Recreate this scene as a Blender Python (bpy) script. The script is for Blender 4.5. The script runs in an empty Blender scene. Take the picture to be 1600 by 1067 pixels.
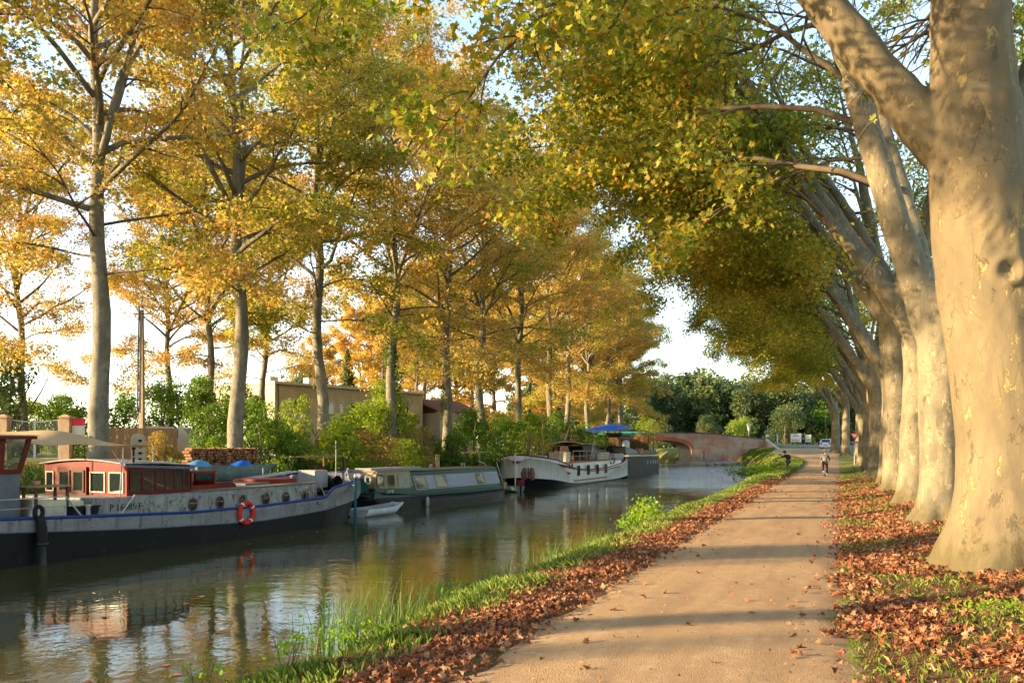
import bpy, bmesh, math, random
import numpy as np
from mathutils import Vector, Matrix, noise as mnoise
R = math.radians; PI = math.pi
scene = bpy.context.scene
COL = scene.collection
rng = np.random.default_rng(7)
WL = -0.8                      # water level; the towpath is z = 0

# ------------------------------------------------------------------ objects
def tag(o, label=None, cat=None, group=None, kind=None):
    if label: o['label'] = label
    if cat: o['category'] = cat
    if group: o['group'] = group
    if kind: o['kind'] = kind
    return o
def empty(name, loc=(0, 0, 0), rz=0.0, label=None, cat=None, group=None):
    o = bpy.data.objects.new(name, None); COL.objects.link(o)
    o.location = loc; o.rotation_euler = (0, 0, rz); o.empty_display_size = .2
    return tag(o, label, cat, group)
def link(name, me, mat=None, parent=None, loc=(0, 0, 0), rz=0.0):
    o = bpy.data.objects.new(name, me); COL.objects.link(o)
    if mat is not None:
        me.materials.clear(); me.materials.append(mat)
    o.location = loc; o.rotation_euler = (0, 0, rz)
    if parent: o.parent = parent
    return o
def npmesh(name, V, F, smooth=False, rnd=None, extra=None):
    """V (N,3), F (M,k) all faces with k corners"""
    V = np.asarray(V, np.float32); F = np.asarray(F, np.int32)
    me = bpy.data.meshes.new(name)
    me.vertices.add(len(V)); me.vertices.foreach_set('co', V.ravel())
    k = F.shape[1]
    me.loops.add(F.size); me.loops.foreach_set('vertex_index', F.ravel())
    me.polygons.add(len(F))
    me.polygons.foreach_set('loop_start', np.arange(0, F.size, k, dtype=np.int32))
    me.polygons.foreach_set('loop_total', np.full(len(F), k, np.int32))
    me.polygons.foreach_set('use_smooth', np.full(len(F), smooth, bool))
    me.update(calc_edges=True)
    if rnd is not None:
        a = me.attributes.new('rnd', 'FLOAT', 'FACE'); a.data.foreach_set('value', np.asarray(rnd, np.float32))
    if extra:
        for kx, val in extra.items():
            a = me.attributes.new(kx, 'FLOAT', 'POINT'); a.data.foreach_set('value', np.asarray(val, np.float32))
    return me
def copy_tree(o, parent=None):
    c = o.copy(); COL.objects.link(c)
    if parent: c.parent = parent
    for ch in list(o.children): copy_tree(ch, c)
    return c
def setmat(o, mat):
    """material on the object, so that the mesh data can be shared"""
    o.material_slots[0].link = 'OBJECT'; o.material_slots[0].material = mat

class MB:
    """collects simple shapes; build() links them as ONE mesh object"""
    def __init__(s): s.v = []; s.f = []; s.sm = []
    def add(s, vs, fs, smooth=False):
        n = len(s.v); s.v += [tuple(map(float, p)) for p in vs]
        s.f += [tuple(i + n for i in f) for f in fs]; s.sm += [smooth] * len(fs); return s
    def box(s, x0, x1, y0, y1, z0, z1):
        return s.add([(x0, y0, z0), (x1, y0, z0), (x1, y1, z0), (x0, y1, z0), (x0, y0, z1), (x1, y0, z1), (x1, y1, z1), (x0, y1, z1)],
                     [(0, 3, 2, 1), (4, 5, 6, 7), (0, 1, 5, 4), (1, 2, 6, 5), (2, 3, 7, 6), (3, 0, 4, 7)])
    def hexa(s, p):  # 8 points: bottom 4, top 4
        return s.add(p, [(0, 3, 2, 1), (4, 5, 6, 7), (0, 1, 5, 4), (1, 2, 6, 5), (2, 3, 7, 6), (3, 0, 4, 7)])
    def tube(s, pts, r, n=8, cap=True, smooth=True):
        pts = [Vector(p) for p in pts]; m = len(pts)
        rr = r if hasattr(r, '__len__') else [r] * m
        t = [(pts[min(i + 1, m - 1)] - pts[max(i - 1, 0)]).normalized() for i in range(m)]
        a = t[0].orthogonal().normalized(); vs = []
        for i in range(m):
            a = (a - t[i] * a.dot(t[i]))
            a = a.normalized() if a.length > 1e-6 else t[i].orthogonal().normalized()
            b = t[i].cross(a)
            for k in range(n):
                w = 2 * PI * k / n; vs.append(pts[i] + (a * math.cos(w) + b * math.sin(w)) * rr[i])
        fs = [(i * n + k, i * n + (k + 1) % n, (i + 1) * n + (k + 1) % n, (i + 1) * n + k) for i in range(m - 1) for k in range(n)]
        s.add(vs, fs, smooth)
        if cap: s.add(vs[:n], [tuple(range(n))[::-1]]); s.add(vs[-n:], [tuple(range(n))])
        return s
    def lathe(s, prof, c=(0, 0, 0), n=16, axis='z', smooth=True):
        vs = []
        for (r, h) in prof:
            for k in range(n):
                w = 2 * PI * k / n; x, y = r * math.cos(w), r * math.sin(w)
                p = {'z': (x, y, h), 'y': (x, h, y), 'x': (h, x, y)}[axis]
                vs.append((p[0] + c[0], p[1] + c[1], p[2] + c[2]))
        m = len(prof)
        fs = [(i * n + k, i * n + (k + 1) % n, (i + 1) * n + (k + 1) % n, (i + 1) * n + k) for i in range(m - 1) for k in range(n)]
        return s.add(vs, fs, smooth)
    def prism(s, outline, d0, d1, axis='y'):
        """outline in the two other axes (x,z for y; x,y for z; y,z for x)"""
        def P(a, b, d): return {'y': (a, d, b), 'z': (a, b, d), 'x': (d, a, b)}[axis]
        n = len(outline); vs = [P(a, b, d0) for a, b in outline] + [P(a, b, d1) for a, b in outline]
        return s.add(vs, [tuple(range(n))[::-1], tuple(range(n, 2 * n))] + [(k, (k + 1) % n, n + (k + 1) % n, n + k) for k in range(n)])
    def grid(s, rows, smooth=True):
        """rows: list of equally long point lists"""
        n = len(rows[0]); vs = [p for r in rows for p in r]
        return s.add(vs, [(i * n + k, i * n + k + 1, (i + 1) * n + k + 1, (i + 1) * n + k) for i in range(len(rows) - 1) for k in range(n - 1)], smooth)
    def build(s, name, mat, parent=None, loc=(0, 0, 0), rz=0.0, bevel=0.0, fixn=True):
        me = bpy.data.meshes.new(name); me.from_pydata(s.v, [], s.f)
        me.polygons.foreach_set('use_smooth', s.sm); me.update()
        if fixn or bevel:
            bm = bmesh.new(); bm.from_mesh(me)
            if fixn: bmesh.ops.recalc_face_normals(bm, faces=bm.faces)
            if bevel:
                es = [e for e in bm.edges if len(e.link_faces) == 2 and e.calc_face_angle(0) > .5]
                bmesh.ops.bevel(bm, geom=es, offset=bevel, segments=2, affect='EDGES', clamp_overlap=True)
            bm.to_mesh(me); bm.free()
        return link(name, me, mat, parent, loc, rz)

def text_mesh(name, body, size, mat, parent, loc, rot, ext=.004):
    cu = bpy.data.curves.new(name, 'FONT'); cu.body = body; cu.size = size; cu.extrude = ext; cu.resolution_u = 2
    t = bpy.data.objects.new(name + '_src', cu); COL.objects.link(t)
    dg = bpy.context.evaluated_depsgraph_get(); dg.update()
    me = bpy.data.meshes.new_from_object(t.evaluated_get(dg))
    bpy.data.objects.remove(t)
    o = link(name, me, mat, parent, loc); o.rotation_euler = rot
    return o
def bake(o):
    """evaluate the modifiers of a temporary object and return the mesh"""
    dg = bpy.context.evaluated_depsgraph_get(); dg.update()
    me = bpy.data.meshes.new_from_object(o.evaluated_get(dg))
    old = o.data; bpy.data.objects.remove(o); bpy.data.meshes.remove(old)
    return me

# ------------------------------------------------------------------ materials
class NT:
    def __init__(s, name):
        s.m = bpy.data.materials.new(name); s.m.use_nodes = True; s.t = s.m.node_tree; s.t.nodes.clear()
        s.out = s.n('ShaderNodeOutputMaterial')
    def n(s, typ, **kw):
        nd = s.t.nodes.new(typ)
        for k, v in kw.items(): setattr(nd, k, v)
        return nd
    def l(s, a, b): s.t.links.new(a, b)
    def coord(s, kind='Object', scale=(1, 1, 1)):
        c = s.n('ShaderNodeTexCoord'); mp = s.n('ShaderNodeMapping'); mp.inputs['Scale'].default_value = scale
        s.l(c.outputs[kind], mp.inputs['Vector']); return mp.outputs['Vector']
    def geo(s, scale=(1, 1, 1)):
        c = s.n('ShaderNodeNewGeometry'); mp = s.n('ShaderNodeMapping'); mp.inputs['Scale'].default_value = scale
        s.l(c.outputs['Position'], mp.inputs['Vector']); return mp.outputs['Vector']
    def noise(s, vec, scale, detail=4, rough=.55, dist=0):
        n = s.n('ShaderNodeTexNoise'); n.inputs['Scale'].default_value = scale; n.inputs['Detail'].default_value = detail
        n.inputs['Roughness'].default_value = rough; n.inputs['Distortion'].default_value = dist; s.l(vec, n.inputs['Vector']); return n.outputs['Fac']
    def voro(s, vec, scale, feature='F1', out='Distance'):
        n = s.n('ShaderNodeTexVoronoi', feature=feature); n.inputs['Scale'].default_value = scale; s.l(vec, n.inputs['Vector']); return n.outputs[out]
    def ramp(s, fac, stops, interp='LINEAR'):
        r = s.n('ShaderNodeValToRGB'); r.color_ramp.interpolation = interp; e = r.color_ramp.elements
        while len(e) < len(stops): e.new(.5)
        for k, (p, c) in enumerate(stops):
            e[k].position = p; e[k].color = (c, c, c, 1) if not hasattr(c, '__len__') else (*c, 1)
        s.l(fac, r.inputs['Fac']); return r.outputs['Color']
    def mix(s, fac, a, b, typ='MIX'):
        m = s.n('ShaderNodeMix', data_type='RGBA', blend_type=typ)
        for sock, val in ((m.inputs[0], fac), (m.inputs[6], a), (m.inputs[7], b)):
            if isinstance(val, (int, float)): sock.default_value = val
            elif isinstance(val, tuple): sock.default_value = (*val, 1)
            else: s.l(val, sock)
        return m.outputs[2]
    def math(s, op, a, b=0.0, clamp=False):
        m = s.n('ShaderNodeMath', operation=op, use_clamp=clamp)
        for sock, val in ((m.inputs[0], a), (m.inputs[1], b)):
            if isinstance(val, (int, float)): sock.default_value = val
            else: s.l(val, sock)
        return m.outputs[0]
    def attr(s, name):
        a = s.n('ShaderNodeAttribute', attribute_name=name); return a.outputs['Fac']
    def bump(s, h, strength=.3, dist=.02):
        b = s.n('ShaderNodeBump'); b.inputs['Strength'].default_value = strength; b.inputs['Distance'].default_value = dist
        s.l(h, b.inputs['Height']); return b.outputs['Normal']
    def bsdf(s, color, rough=.7, metal=0, spec=.3, normal=None, **kw):
        b = s.n('ShaderNodeBsdfPrincipled')
        for sock, val in ((b.inputs['Base Color'], color), (b.inputs['Roughness'], rough)):
            if isinstance(val, (int, float)): sock.default_value = val
            elif isinstance(val, tuple): sock.default_value = (*val, 1)
            else: s.l(val, sock)
        b.inputs['Metallic'].default_value = metal; b.inputs['Specular IOR Level'].default_value = spec
        if normal is not None: s.l(normal, b.inputs['Normal'])
        for k, v in kw.items(): b.inputs[k].default_value = v
        return b.outputs['BSDF']
    def done(s, sh): s.l(sh, s.out.inputs['Surface']); return s.m

def paint(name, c, rough=.5, metal=0, wear=None, wearamt=.45, scale=3.0, dirt=.25, bump=.15, streak=1.0, spec=.12, runs=None):
    """painted or plain surface with mottling, streaks and optional worn patches of another colour"""
    t = NT(name); v = t.coord('Object', (1, 1, streak)); n1 = t.noise(v, scale, 5); n2 = t.noise(v, scale * 7, 4)
    dk = tuple(x * (1 - dirt) for x in c); lt = tuple(min(1, x * (1 + dirt * .5)) for x in c)
    col = t.ramp(n1, [(.3, dk), (.7, lt)])
    col = t.mix(t.ramp(n2, [(.35, 0.0), (.75, .35)]), col, tuple(x * .6 for x in c))
    if runs:                                                        # rust and dirt runs down the plating
        rn = t.noise(t.coord('Object', (5.5, 5.5, .45)), 1.0, 6, .65)
        col = t.mix(t.ramp(rn, [(.52, 0.0), (.68, .75)]), col, runs)
    if wear:
        w = t.ramp(t.noise(v, scale * 2.2, 8, .7), [(1 - wearamt - .03, 0.0), (1 - wearamt + .03, 1.0)])
        col = t.mix(w, col, wear)
    return t.done(t.bsdf(col, t.ramp(n2, [(.3, rough * .8), (.8, min(1, rough * 1.3))]), metal, spec, t.bump(n2, bump, .01)))
def glass(name, tint=(.03, .05, .04), rough=.03, alpha=.55):
    """dusty boat glazing: mirror reflection over a partly see-through pane"""
    t = NT(name); g = t.bsdf(tint, rough, 0, .8)
    tr = t.n('ShaderNodeBsdfTransparent'); tr.inputs['Color'].default_value = (.85, .9, .86, 1)
    mx = t.n('ShaderNodeMixShader'); mx.inputs[0].default_value = alpha
    t.l(tr.outputs[0], mx.inputs[1]); t.l(g, mx.inputs[2]); return t.done(mx.outputs[0])
def leafmat(name, stops, trans=.45, clump=.35, rough=.5, cl=.55, tcol=1.15):
    """leaf colours: per-leaf random value plus broad clumps of the crown"""
    t = NT(name); a = t.attr('rnd'); n = t.noise(t.geo(), clump, 3, .6)
    f = t.math('ADD', t.math('MULTIPLY', a, 1 - cl), t.math('MULTIPLY', t.math('ADD', t.math('MULTIPLY', n, 2.2), -.6), cl), True)
    col = t.ramp(f, stops)
    d = t.bsdf(col, rough, 0, .25)
    tr = t.n('ShaderNodeBsdfTranslucent'); tm = t.mix(.0, col, (1, 1, 1)); 
    hs = t.n('ShaderNodeHueSaturation'); hs.inputs['Value'].default_value = tcol; hs.inputs['Saturation'].default_value = 1.15
    t.l(tm, hs.inputs['Color']); t.l(hs.outputs[0], tr.inputs['Color'])
    mx = t.n('ShaderNodeMixShader'); mx.inputs[0].default_value = trans
    t.l(d, mx.inputs[1]); t.l(tr.outputs[0], mx.inputs[2]); return t.done(mx.outputs[0])
def barkmat(name, a, b, c, rust, sc=1.0, patch=.5, bumpd=.012):
    """plane tree bark: smooth grey-olive skin shed in cream and buff plates, rusty flakes"""
    t = NT(name); v = t.coord('Object', (1, 1, .5)); d = t.noise(v, 3 * sc, 3)
    vn = t.n('ShaderNodeVectorMath', operation='MULTIPLY_ADD')
    cmb = t.n('ShaderNodeCombineXYZ'); 
    for k in range(3): t.l(d, cmb.inputs[k])
    t.l(cmb.outputs[0], vn.inputs[0]); vn.inputs[1].default_value = (.5, .5, .5); t.l(v, vn.inputs[2])
    w = vn.outputs[0]
    n1 = t.noise(w, 2.6 * sc, 6, .6); n2 = t.noise(w, 5.5 * sc, 9, .72); n3 = t.noise(w, 14 * sc, 7, .75); big = t.noise(t.coord('Object', (1, 1, .6)), .55, 2)
    col = t.mix(t.ramp(n1, [(.42, 0.0), (.6, 1.0)]), a, b)
    th = 1 - patch * .75
    col = t.mix(t.ramp(n2, [(th, 0.0), (th + .025, .9)]), col, c)
    th2 = t.ramp(t.math('ADD', n3, t.math('MULTIPLY', t.math('SUBTRACT', big, .5), .35)), [(.60, 0.0), (.64, .85)])
    col = t.mix(t.math('MULTIPLY', th2, t.ramp(n1, [(.4, .15), (.6, 1.0)])), col, rust)
    n4 = t.noise(w, 3.4 * sc, 9, .7); col = t.mix(t.ramp(n4, [(.60, 0.0), (.62, .8)]), col, tuple(x * .55 for x in a)); cr = t.voro(t.coord('Object', (1, 1, .32)), 7.5 * sc, 'DISTANCE_TO_EDGE'); col = t.mix(t.math('MULTIPLY', t.ramp(cr, [(.008, .6), (.03, 0.0)]), t.ramp(n1, [(.48, 0.0), (.58, 1.0)])), col, tuple(x * .4 for x in a))
    col = t.mix(t.ramp(big, [(.35, 0.0), (.65, .35)]), col, tuple(x * .62 for x in a))
    sz = t.n('ShaderNodeSeparateXYZ'); t.l(t.coord('Object'), sz.inputs[0]); mo = t.math('ADD', t.math('MULTIPLY', n2, 1.7), t.math('MULTIPLY', sz.outputs[2], -.9))
    col = t.mix(t.ramp(mo, [(.35, 0.0), (.65, .75)]), col, t.mix(n3, (.06, .055, .018), (.13, .10, .05)))
    h = t.math('ADD', t.math('MULTIPLY', t.ramp(n2, [(th, 1.0), (th + .03, 0.0)]), .5), t.math('MULTIPLY', n3, .6))
    return t.done(t.bsdf(col, .8, 0, .15, t.bump(h, .8, bumpd)))

M = {}
M['bark_near'] = barkmat('bark_near', (.155, .122, .072), (.20, .157, .088), (.36, .27, .115), (.13, .055, .03), .75, .56, .02)
M['bark_right'] = barkmat('bark_right', (.15, .13, .085), (.26, .215, .135), (.38, .31, .175), (.11, .05, .03), 1.0, .58, .015)
M['bark_left'] = barkmat('bark_left', (.15, .135, .10), (.26, .235, .17), (.38, .34, .25), (.08, .055, .035), 1.1, .5, .012)
M['twig'] = paint('twig', (.15, .115, .075), .85, scale=4)
M['leaf_gold'] = leafmat('leaf_gold', [(0, (.13, .16, .035)), (.25, (.32, .31, .06)), (.48, (.60, .47, .15)), (.72, (.66, .40, .13)), (.88, (.58, .24, .08)), (1, (.42, .12, .03))], .5, .30, cl=.42)
M['leaf_goldgreen'] = leafmat('leaf_goldgreen', [(0, (.11, .16, .03)), (.3, (.26, .30, .05)), (.55, (.50, .44, .10)), (.8, (.64, .44, .12)), (.92, (.58, .26, .08)), (1, (.4, .12, .03))], .5, .30, cl=.42)
M['leaf_orange'] = leafmat('leaf_orange', [(0, (.36, .32, .07)), (.35, (.56, .42, .11)), (.7, (.60, .36, .10)), (1, (.5, .24, .07))], .45, .2)
M['leaf_olive'] = leafmat('leaf_olive', [(0, (.10, .16, .03)), (.35, (.22, .28, .045)), (.6, (.44, .40, .08)), (.8, (.62, .42, .09)), (.93, (.56, .22, .05)), (1, (.5, .10, .03))], .55, .38, cl=.38)
M['leaf_yellow'] = leafmat('leaf_yellow', [(0, (.22, .25, .03)), (.4, (.50, .42, .04)), (.8, (.66, .45, .05)), (1, (.5, .2, .04))], .5, .4)
M['leaf_green'] = leafmat('leaf_green', [(0, (.05, .11, .02)), (.5, (.12, .22, .03)), (.85, (.25, .32, .05)), (1, (.42, .38, .07))], .4, .6)
M['leaf_lime'] = leafmat('leaf_lime', [(0, (.10, .18, .02)), (.5, (.24, .33, .04)), (.85, (.44, .45, .07)), (1, (.5, .33, .06))], .45, .6)
M['leaf_rusty'] = leafmat('leaf_rusty', [(0, (.20, .22, .05)), (.45, (.36, .30, .08)), (.8, (.42, .24, .09)), (1, (.38, .15, .07))], .4, .5)
M['leaf_dark'] = leafmat('leaf_dark', [(0, (.05, .085, .035)), (.5, (.10, .14, .05)), (.85, (.18, .20, .07)), (1, (.26, .24, .08))], .35, .12, cl=.7)
M['leaf_ivy'] = leafmat('leaf_ivy', [(0, (.03, .08, .015)), (.7, (.09, .16, .03)), (1, (.3, .3, .06))], .3, 1.2)
M['leaf_fallen'] = leafmat('leaf_fallen', [(0, (.06, .025, .012)), (.25, (.14, .05, .02)), (.5, (.27, .10, .042)), (.72, (.36, .165, .08)), (.84, (.42, .25, .13)), (.93, (.40, .07, .025)), (1, (.48, .33, .07))], .15, 1.5, .65, .2)
M['grass'] = leafmat('grass', [(0, (.05, .09, .02)), (.35, (.12, .19, .03)), (.65, (.22, .28, .045)), (.85, (.38, .36, .09)), (1, (.42, .32, .15))], .35, .8, .5, .45)
M['reed'] = leafmat('reed', [(0, (.06, .13, .03)), (.7, (.14, .24, .05)), (1, (.4, .38, .16))], .35, .8)
# ------------------------------------------------------------------ terrain
def sstep(a, b, x):
    t = np.clip((np.asarray(x, float) - a) / (b - a), 0, 1); return t * t * (3 - 2 * t)
NEAR = np.array([(-90, -5.9), (0, -5.9), (60, -6.1), (95, -6.5), (108, -7.3), (118, -9.2), (126, -10.6), (134, -11.6), (141, -13.2), (145.3, -14.6), (146.6, -24.5), (150, -26.7), (160, -32.5), (185, -47), (230, -75), (700, -420)])
FAR = np.array([(-90, -24.6), (98, -24.6), (112, -25.6), (125, -28), (136, -30.4), (150, -38.5), (160, -44.5), (185, -59), (230, -87), (700, -440)])
def nedge(y): return np.interp(y, NEAR[:, 0], NEAR[:, 1]) + .12 * np.sin(y * .9) + .08 * np.sin(y * 2.3 + 1)
def fedge(y): return np.interp(y, FAR[:, 0], FAR[:, 1]) + .15 * np.sin(y * .7 + 2)
def pathL(y): return np.interp(y, [-90, 104, 110, 117, 124, 170], [-3.3, -3.3, -3.9, -6.5, -8.6, -8.8]) + .07 * np.sin(y * 1.7) + .05 * np.sin(y * 4.1 + .5)
def pathR(y): return np.interp(y, [-90, 170], [.12, .12]) + .09 * np.sin(y * 1.3 + 2) + .07 * np.sin(y * 3.7) + .04 * np.sin(y * 9.1)
def nz(x, y): return .5 * np.sin(x * 1.3 + y * .7) * np.sin(y * 1.1 - x * .4) + .3 * np.sin(x * 3.1 - y * 2.3) * np.sin(y * 2.9 + x) + .2 * np.sin(x * 7 + 1) * np.sin(y * 6.1)
def height(x, y, bare=False):
    x = np.asarray(x, float); y = np.asarray(y, float)
    sn = (x - nedge(y)) / (1 + 1.3 * sstep(104, 132, y)); sf = fedge(y) - x
    rise = 1.75 * sstep(86, 146, y)
    near = rise + np.interp(sn, [0, .3, .75, 1.2, 2.0], [-.8, -.5, -.2, -.06, 0]) * (1 + rise * .55)
    near = np.where((sn > 0) & (sn < 1), np.minimum(near, rise), near)
    rb = sstep(.1, 1.4, x) * .10 + sstep(.8, 3.0, x) * .14 + sstep(6, 18, x) * .5
    near = near + rb * (1 - .5 * sstep(95, 120, y)) + .03 * nz(x * .9, y * .9) * sstep(.2, 1.0, np.abs(x + 1.6) - 1.75)
    far = np.interp(sf, [0, .3, .9, 1.8, 3.2, 8, 30, 200], [-.8, -.35, .25, .8, 1.15, 1.3, 1.5, 2.2]) + .06 * nz(x * .5, y * .5)
    far = far + .9 * sstep(140, 165, y)
    bed = -.8 - .45 * np.minimum(np.minimum(np.abs(sn), np.abs(sf)), 3)
    h = np.where(sn > 0, near, np.where(sf > 0, far, bed))
    onpath = (x > pathL(y) + .12) & (x < pathR(y) - .12) & (y < 150)
    h = np.where(onpath, h - .03, h)
    # the grassed ramp against the bridge's wing wall
    return h
def axis(vals):
    out = []
    for a, b, st in vals: out += list(np.arange(a, b, st))
    return np.array(out + [vals[-1][1]], float)
XS = axis([(-500, -120, 25), (-120, -50, 4), (-50, -32, 1.2), (-32, -23.4, .3), (-23.4, -8, 1.5), (-8, 6, .14), (6, 20, .8), (20, 60, 5), (60, 400, 30)])
YS = axis([(-90, -10, 4), (-10, 3, .8), (3, 30, .2), (30, 80, .5), (80, 170, 1.0), (170, 260, 4), (260, 900, 40)])
X, Y = np.meshgrid(XS, YS)
Z = height(X, Y)
nx, ny = len(XS), len(YS)
idx = np.arange(nx * ny).reshape(ny, nx)
F = np.stack([idx[:-1, :-1], idx[:-1, 1:], idx[1:, 1:], idx[1:, :-1]], -1).reshape(-1, 4)
sn = X - nedge(Y); sf = fedge(Y) - X
litter = np.clip(sstep(0, .5, X) * (1 - sstep(40, 95, Y) * .75) * (1 - sstep(7, 12, X)) + ((X < -3.0) & (X > -4.9)) * (1 - sstep(45, 90, Y) * .7) * (1 - np.abs(X + 4.0) * .45), 0, 1)
litter = np.maximum(litter, ((sf > 1.0) & (sf < 14) & (Y < 110)) * .45)
mud = np.clip(1 - np.minimum(np.abs(sn), np.abs(sf)) / .5, 0, 1)
me = npmesh('ground', np.stack([X, Y, Z], -1).reshape(-1, 3), F, True, extra={'litter': litter.ravel(), 'mud': mud.ravel()})
t = NT('ground_soil'); g = t.geo()
n1 = t.noise(g, 1.1, 5, .65); n2 = t.noise(g, 9, 5, .7); n3 = t.noise(g, 30, 3, .7)
grass = t.ramp(n2, [(.3, (.05, .08, .015)), (.5, (.12, .17, .025)), (.7, (.25, .25, .06))])
grass = t.mix(t.ramp(n1, [(.4, 0.0), (.65, .7)]), grass, (.30, .24, .09))
soil = t.ramp(n3, [(.3, (.06, .032, .018)), (.5, (.15, .075, .04)), (.72, (.28, .14, .075))])
f = t.ramp(t.math('ADD', t.attr('litter'), t.math('MULTIPLY', t.math('SUBTRACT', n1, .5), 1.6)), [(.35, 0.0), (.6, 1.0)])
col = t.mix(f, grass, soil); col = t.mix(t.attr('mud'), col, (.07, .05, .03))
M['ground'] = t.done(t.bsdf(col, .95, 0, .1, t.bump(t.math('ADD', n2, n3), .8, .05)))
tag(link('ground', me, M['ground']), kind='structure')

# towpath: a sheet of rolled sandy gravel
YP = axis([(-12, 3, .8), (3, 30, .2), (30, 145, .6)]); U = np.linspace(0, 1, 26)
PX = pathL(YP)[:, None] * (1 - U) + pathR(YP)[:, None] * U; PY = np.repeat(YP[:, None], len(U), 1)
edge = np.minimum(U, 1 - U)[None, :] * (pathR(YP) - pathL(YP))[:, None]
PZ = height(PX, PY); PZ = 1.75 * sstep(86, 146, PY) + .012 - .03 * (1 - np.clip(edge / .25, 0, 1)) + .03 * (1 - ((U - .5) * 2) ** 2)
ii = np.arange(PX.size).reshape(PX.shape)
FP = np.stack([ii[:-1, :-1], ii[:-1, 1:], ii[1:, 1:], ii[1:, :-1]], -1).reshape(-1, 4)
me = npmesh('towpath', np.stack([PX, PY, PZ], -1).reshape(-1, 3), FP, True)
t = NT('sandy_gravel'); g = t.geo()
n1 = t.noise(g, .5, 4, .6); n2 = t.noise(g, 45, 4, .75); n3 = t.noise(g, 5, 5, .65); vv = t.voro(g, 60)
col = t.ramp(n2, [(.3, (.28, .165, .075)), (.45, (.42, .262, .122)), (.7, (.56, .38, .20))])
col = t.mix(t.ramp(n1, [(.38, 0.0), (.62, .45)]), col, (.36, .22, .115))
col = t.mix(t.ramp(n3, [(.5, 0.0), (.72, .4)]), col, (.60, .46, .30))
col = t.mix(t.ramp(vv, [(.12, .5), (.3, 0.0)]), col, (.24, .16, .10))
v2 = t.geo((1.6, .22, 1)); rut = t.noise(v2, 1.3, 5, .6)
col = t.mix(t.ramp(rut, [(.44, 0.0), (.6, .5)]), col, (.27, .17, .09)); stn = t.voro(g, 9); col = t.mix(t.ramp(stn, [(.04, .8), (.075, 0.0)]), col, (.58, .44, .26))
M['path'] = t.done(t.bsdf(col, .92, 0, .15, t.bump(t.math('ADD', n2, t.math('MULTIPLY', vv, .8)), .6, .010)))
tag(link('towpath', me, M['path']), kind='structure')

# canal water
yw = axis([(-90, 170, 4), (170, 420, 10)])
L = np.interp(yw, FAR[:, 0], FAR[:, 1]) - 1.2; Rr = np.interp(yw, NEAR[:, 0], NEAR[:, 1]) + .8
V = np.concatenate([np.stack([L, yw, np.full_like(yw, WL)], 1), np.stack([Rr, yw, np.full_like(yw, WL)], 1)])
n = len(yw); F = np.stack([np.arange(n - 1), np.arange(n - 1) + n, np.arange(1, n) + n, np.arange(1, n)], 1)
t = NT('canal_water'); g = t.geo()
w1 = t.noise(g, 1.1, 3, .5, .4); w2 = t.noise(g, 5.5, 3, .55); calm = t.ramp(t.noise(g, .12, 3, .6), [(.36, .10), (.62, 1.0)])
far = t.n('ShaderNodeSeparateXYZ'); t.l(g, far.inputs[0])
yr = t.n('ShaderNodeMapRange'); yr.inputs['From Min'].default_value = 52; yr.inputs['From Max'].default_value = 92; yr.inputs['To Min'].default_value = .5; yr.inputs['To Max'].default_value = 8.0; t.l(far.outputs[1], yr.inputs['Value'])
h = t.math('MULTIPLY', t.math('ADD', t.math('MULTIPLY', w1, .5), t.math('MULTIPLY', t.math('MULTIPLY', w2, calm), .45)), yr.outputs[0])
col = t.ramp(t.noise(g, .1, 3), [(.3, (.036, .040, .010)), (.7, (.070, .064, .017))])
M['water'] = t.done(t.bsdf(col, .03, 0, .5, t.bump(h, .42, .085), **{'IOR': 1.33}))
tag(link('canal_water', npmesh('canal_water', V, F, True), M['water']), kind='structure')

# road over the bridge and beyond it, asphalt, with kerb-like guard edge
UA = Vector((.866, .5, 0)); AX = Vector((-.5, .866, 0))            # bridge face and barrel directions
PIER = Vector((-21.6, 141.1, 0))
def bp(s, b, z): return PIER + UA * s + AX * b + Vector((0, 0, z))
def deckz(s): return float(np.interp(s, [-40, -14, -4.5, 3, 12, 18, 30, 80], [2.0, 2.6, 3.35, 3.2, 2.35, 1.95, 1.85, 1.9]))
rows = []
for s in list(np.arange(-40, 80, 2.0)):
    z = deckz(s) + .02
    rows.append([tuple(bp(s, b, z)) for b in (.45, 1.6, 2.75, 3.9, 5.05)])
t = NT('asphalt'); g = t.geo(); n2 = t.noise(g, 25, 4, .7)
M['asphalt'] = t.done(t.bsdf(t.mix(t.noise(g, .6), t.ramp(n2, [(.3, (.13, .125, .12)), (.7, (.22, .21, .20))]), (.25, .23, .2)), .9, 0, .2, t.bump(n2, .4, .01)))
tag(MB().grid(rows).build('road', M['asphalt']), kind='structure')
rows = []
for s in list(np.arange(12.6, 80, 2.0)):
    z = deckz(s); rows.append([tuple(bp(s, b, zz)) for b, zz in ((-1.0, z - .9), (.43, z), (5.07, z), (7.5, z - .9))])
tag(MB().grid(rows).build('road_verge', M['ground']), kind='structure')

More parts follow.
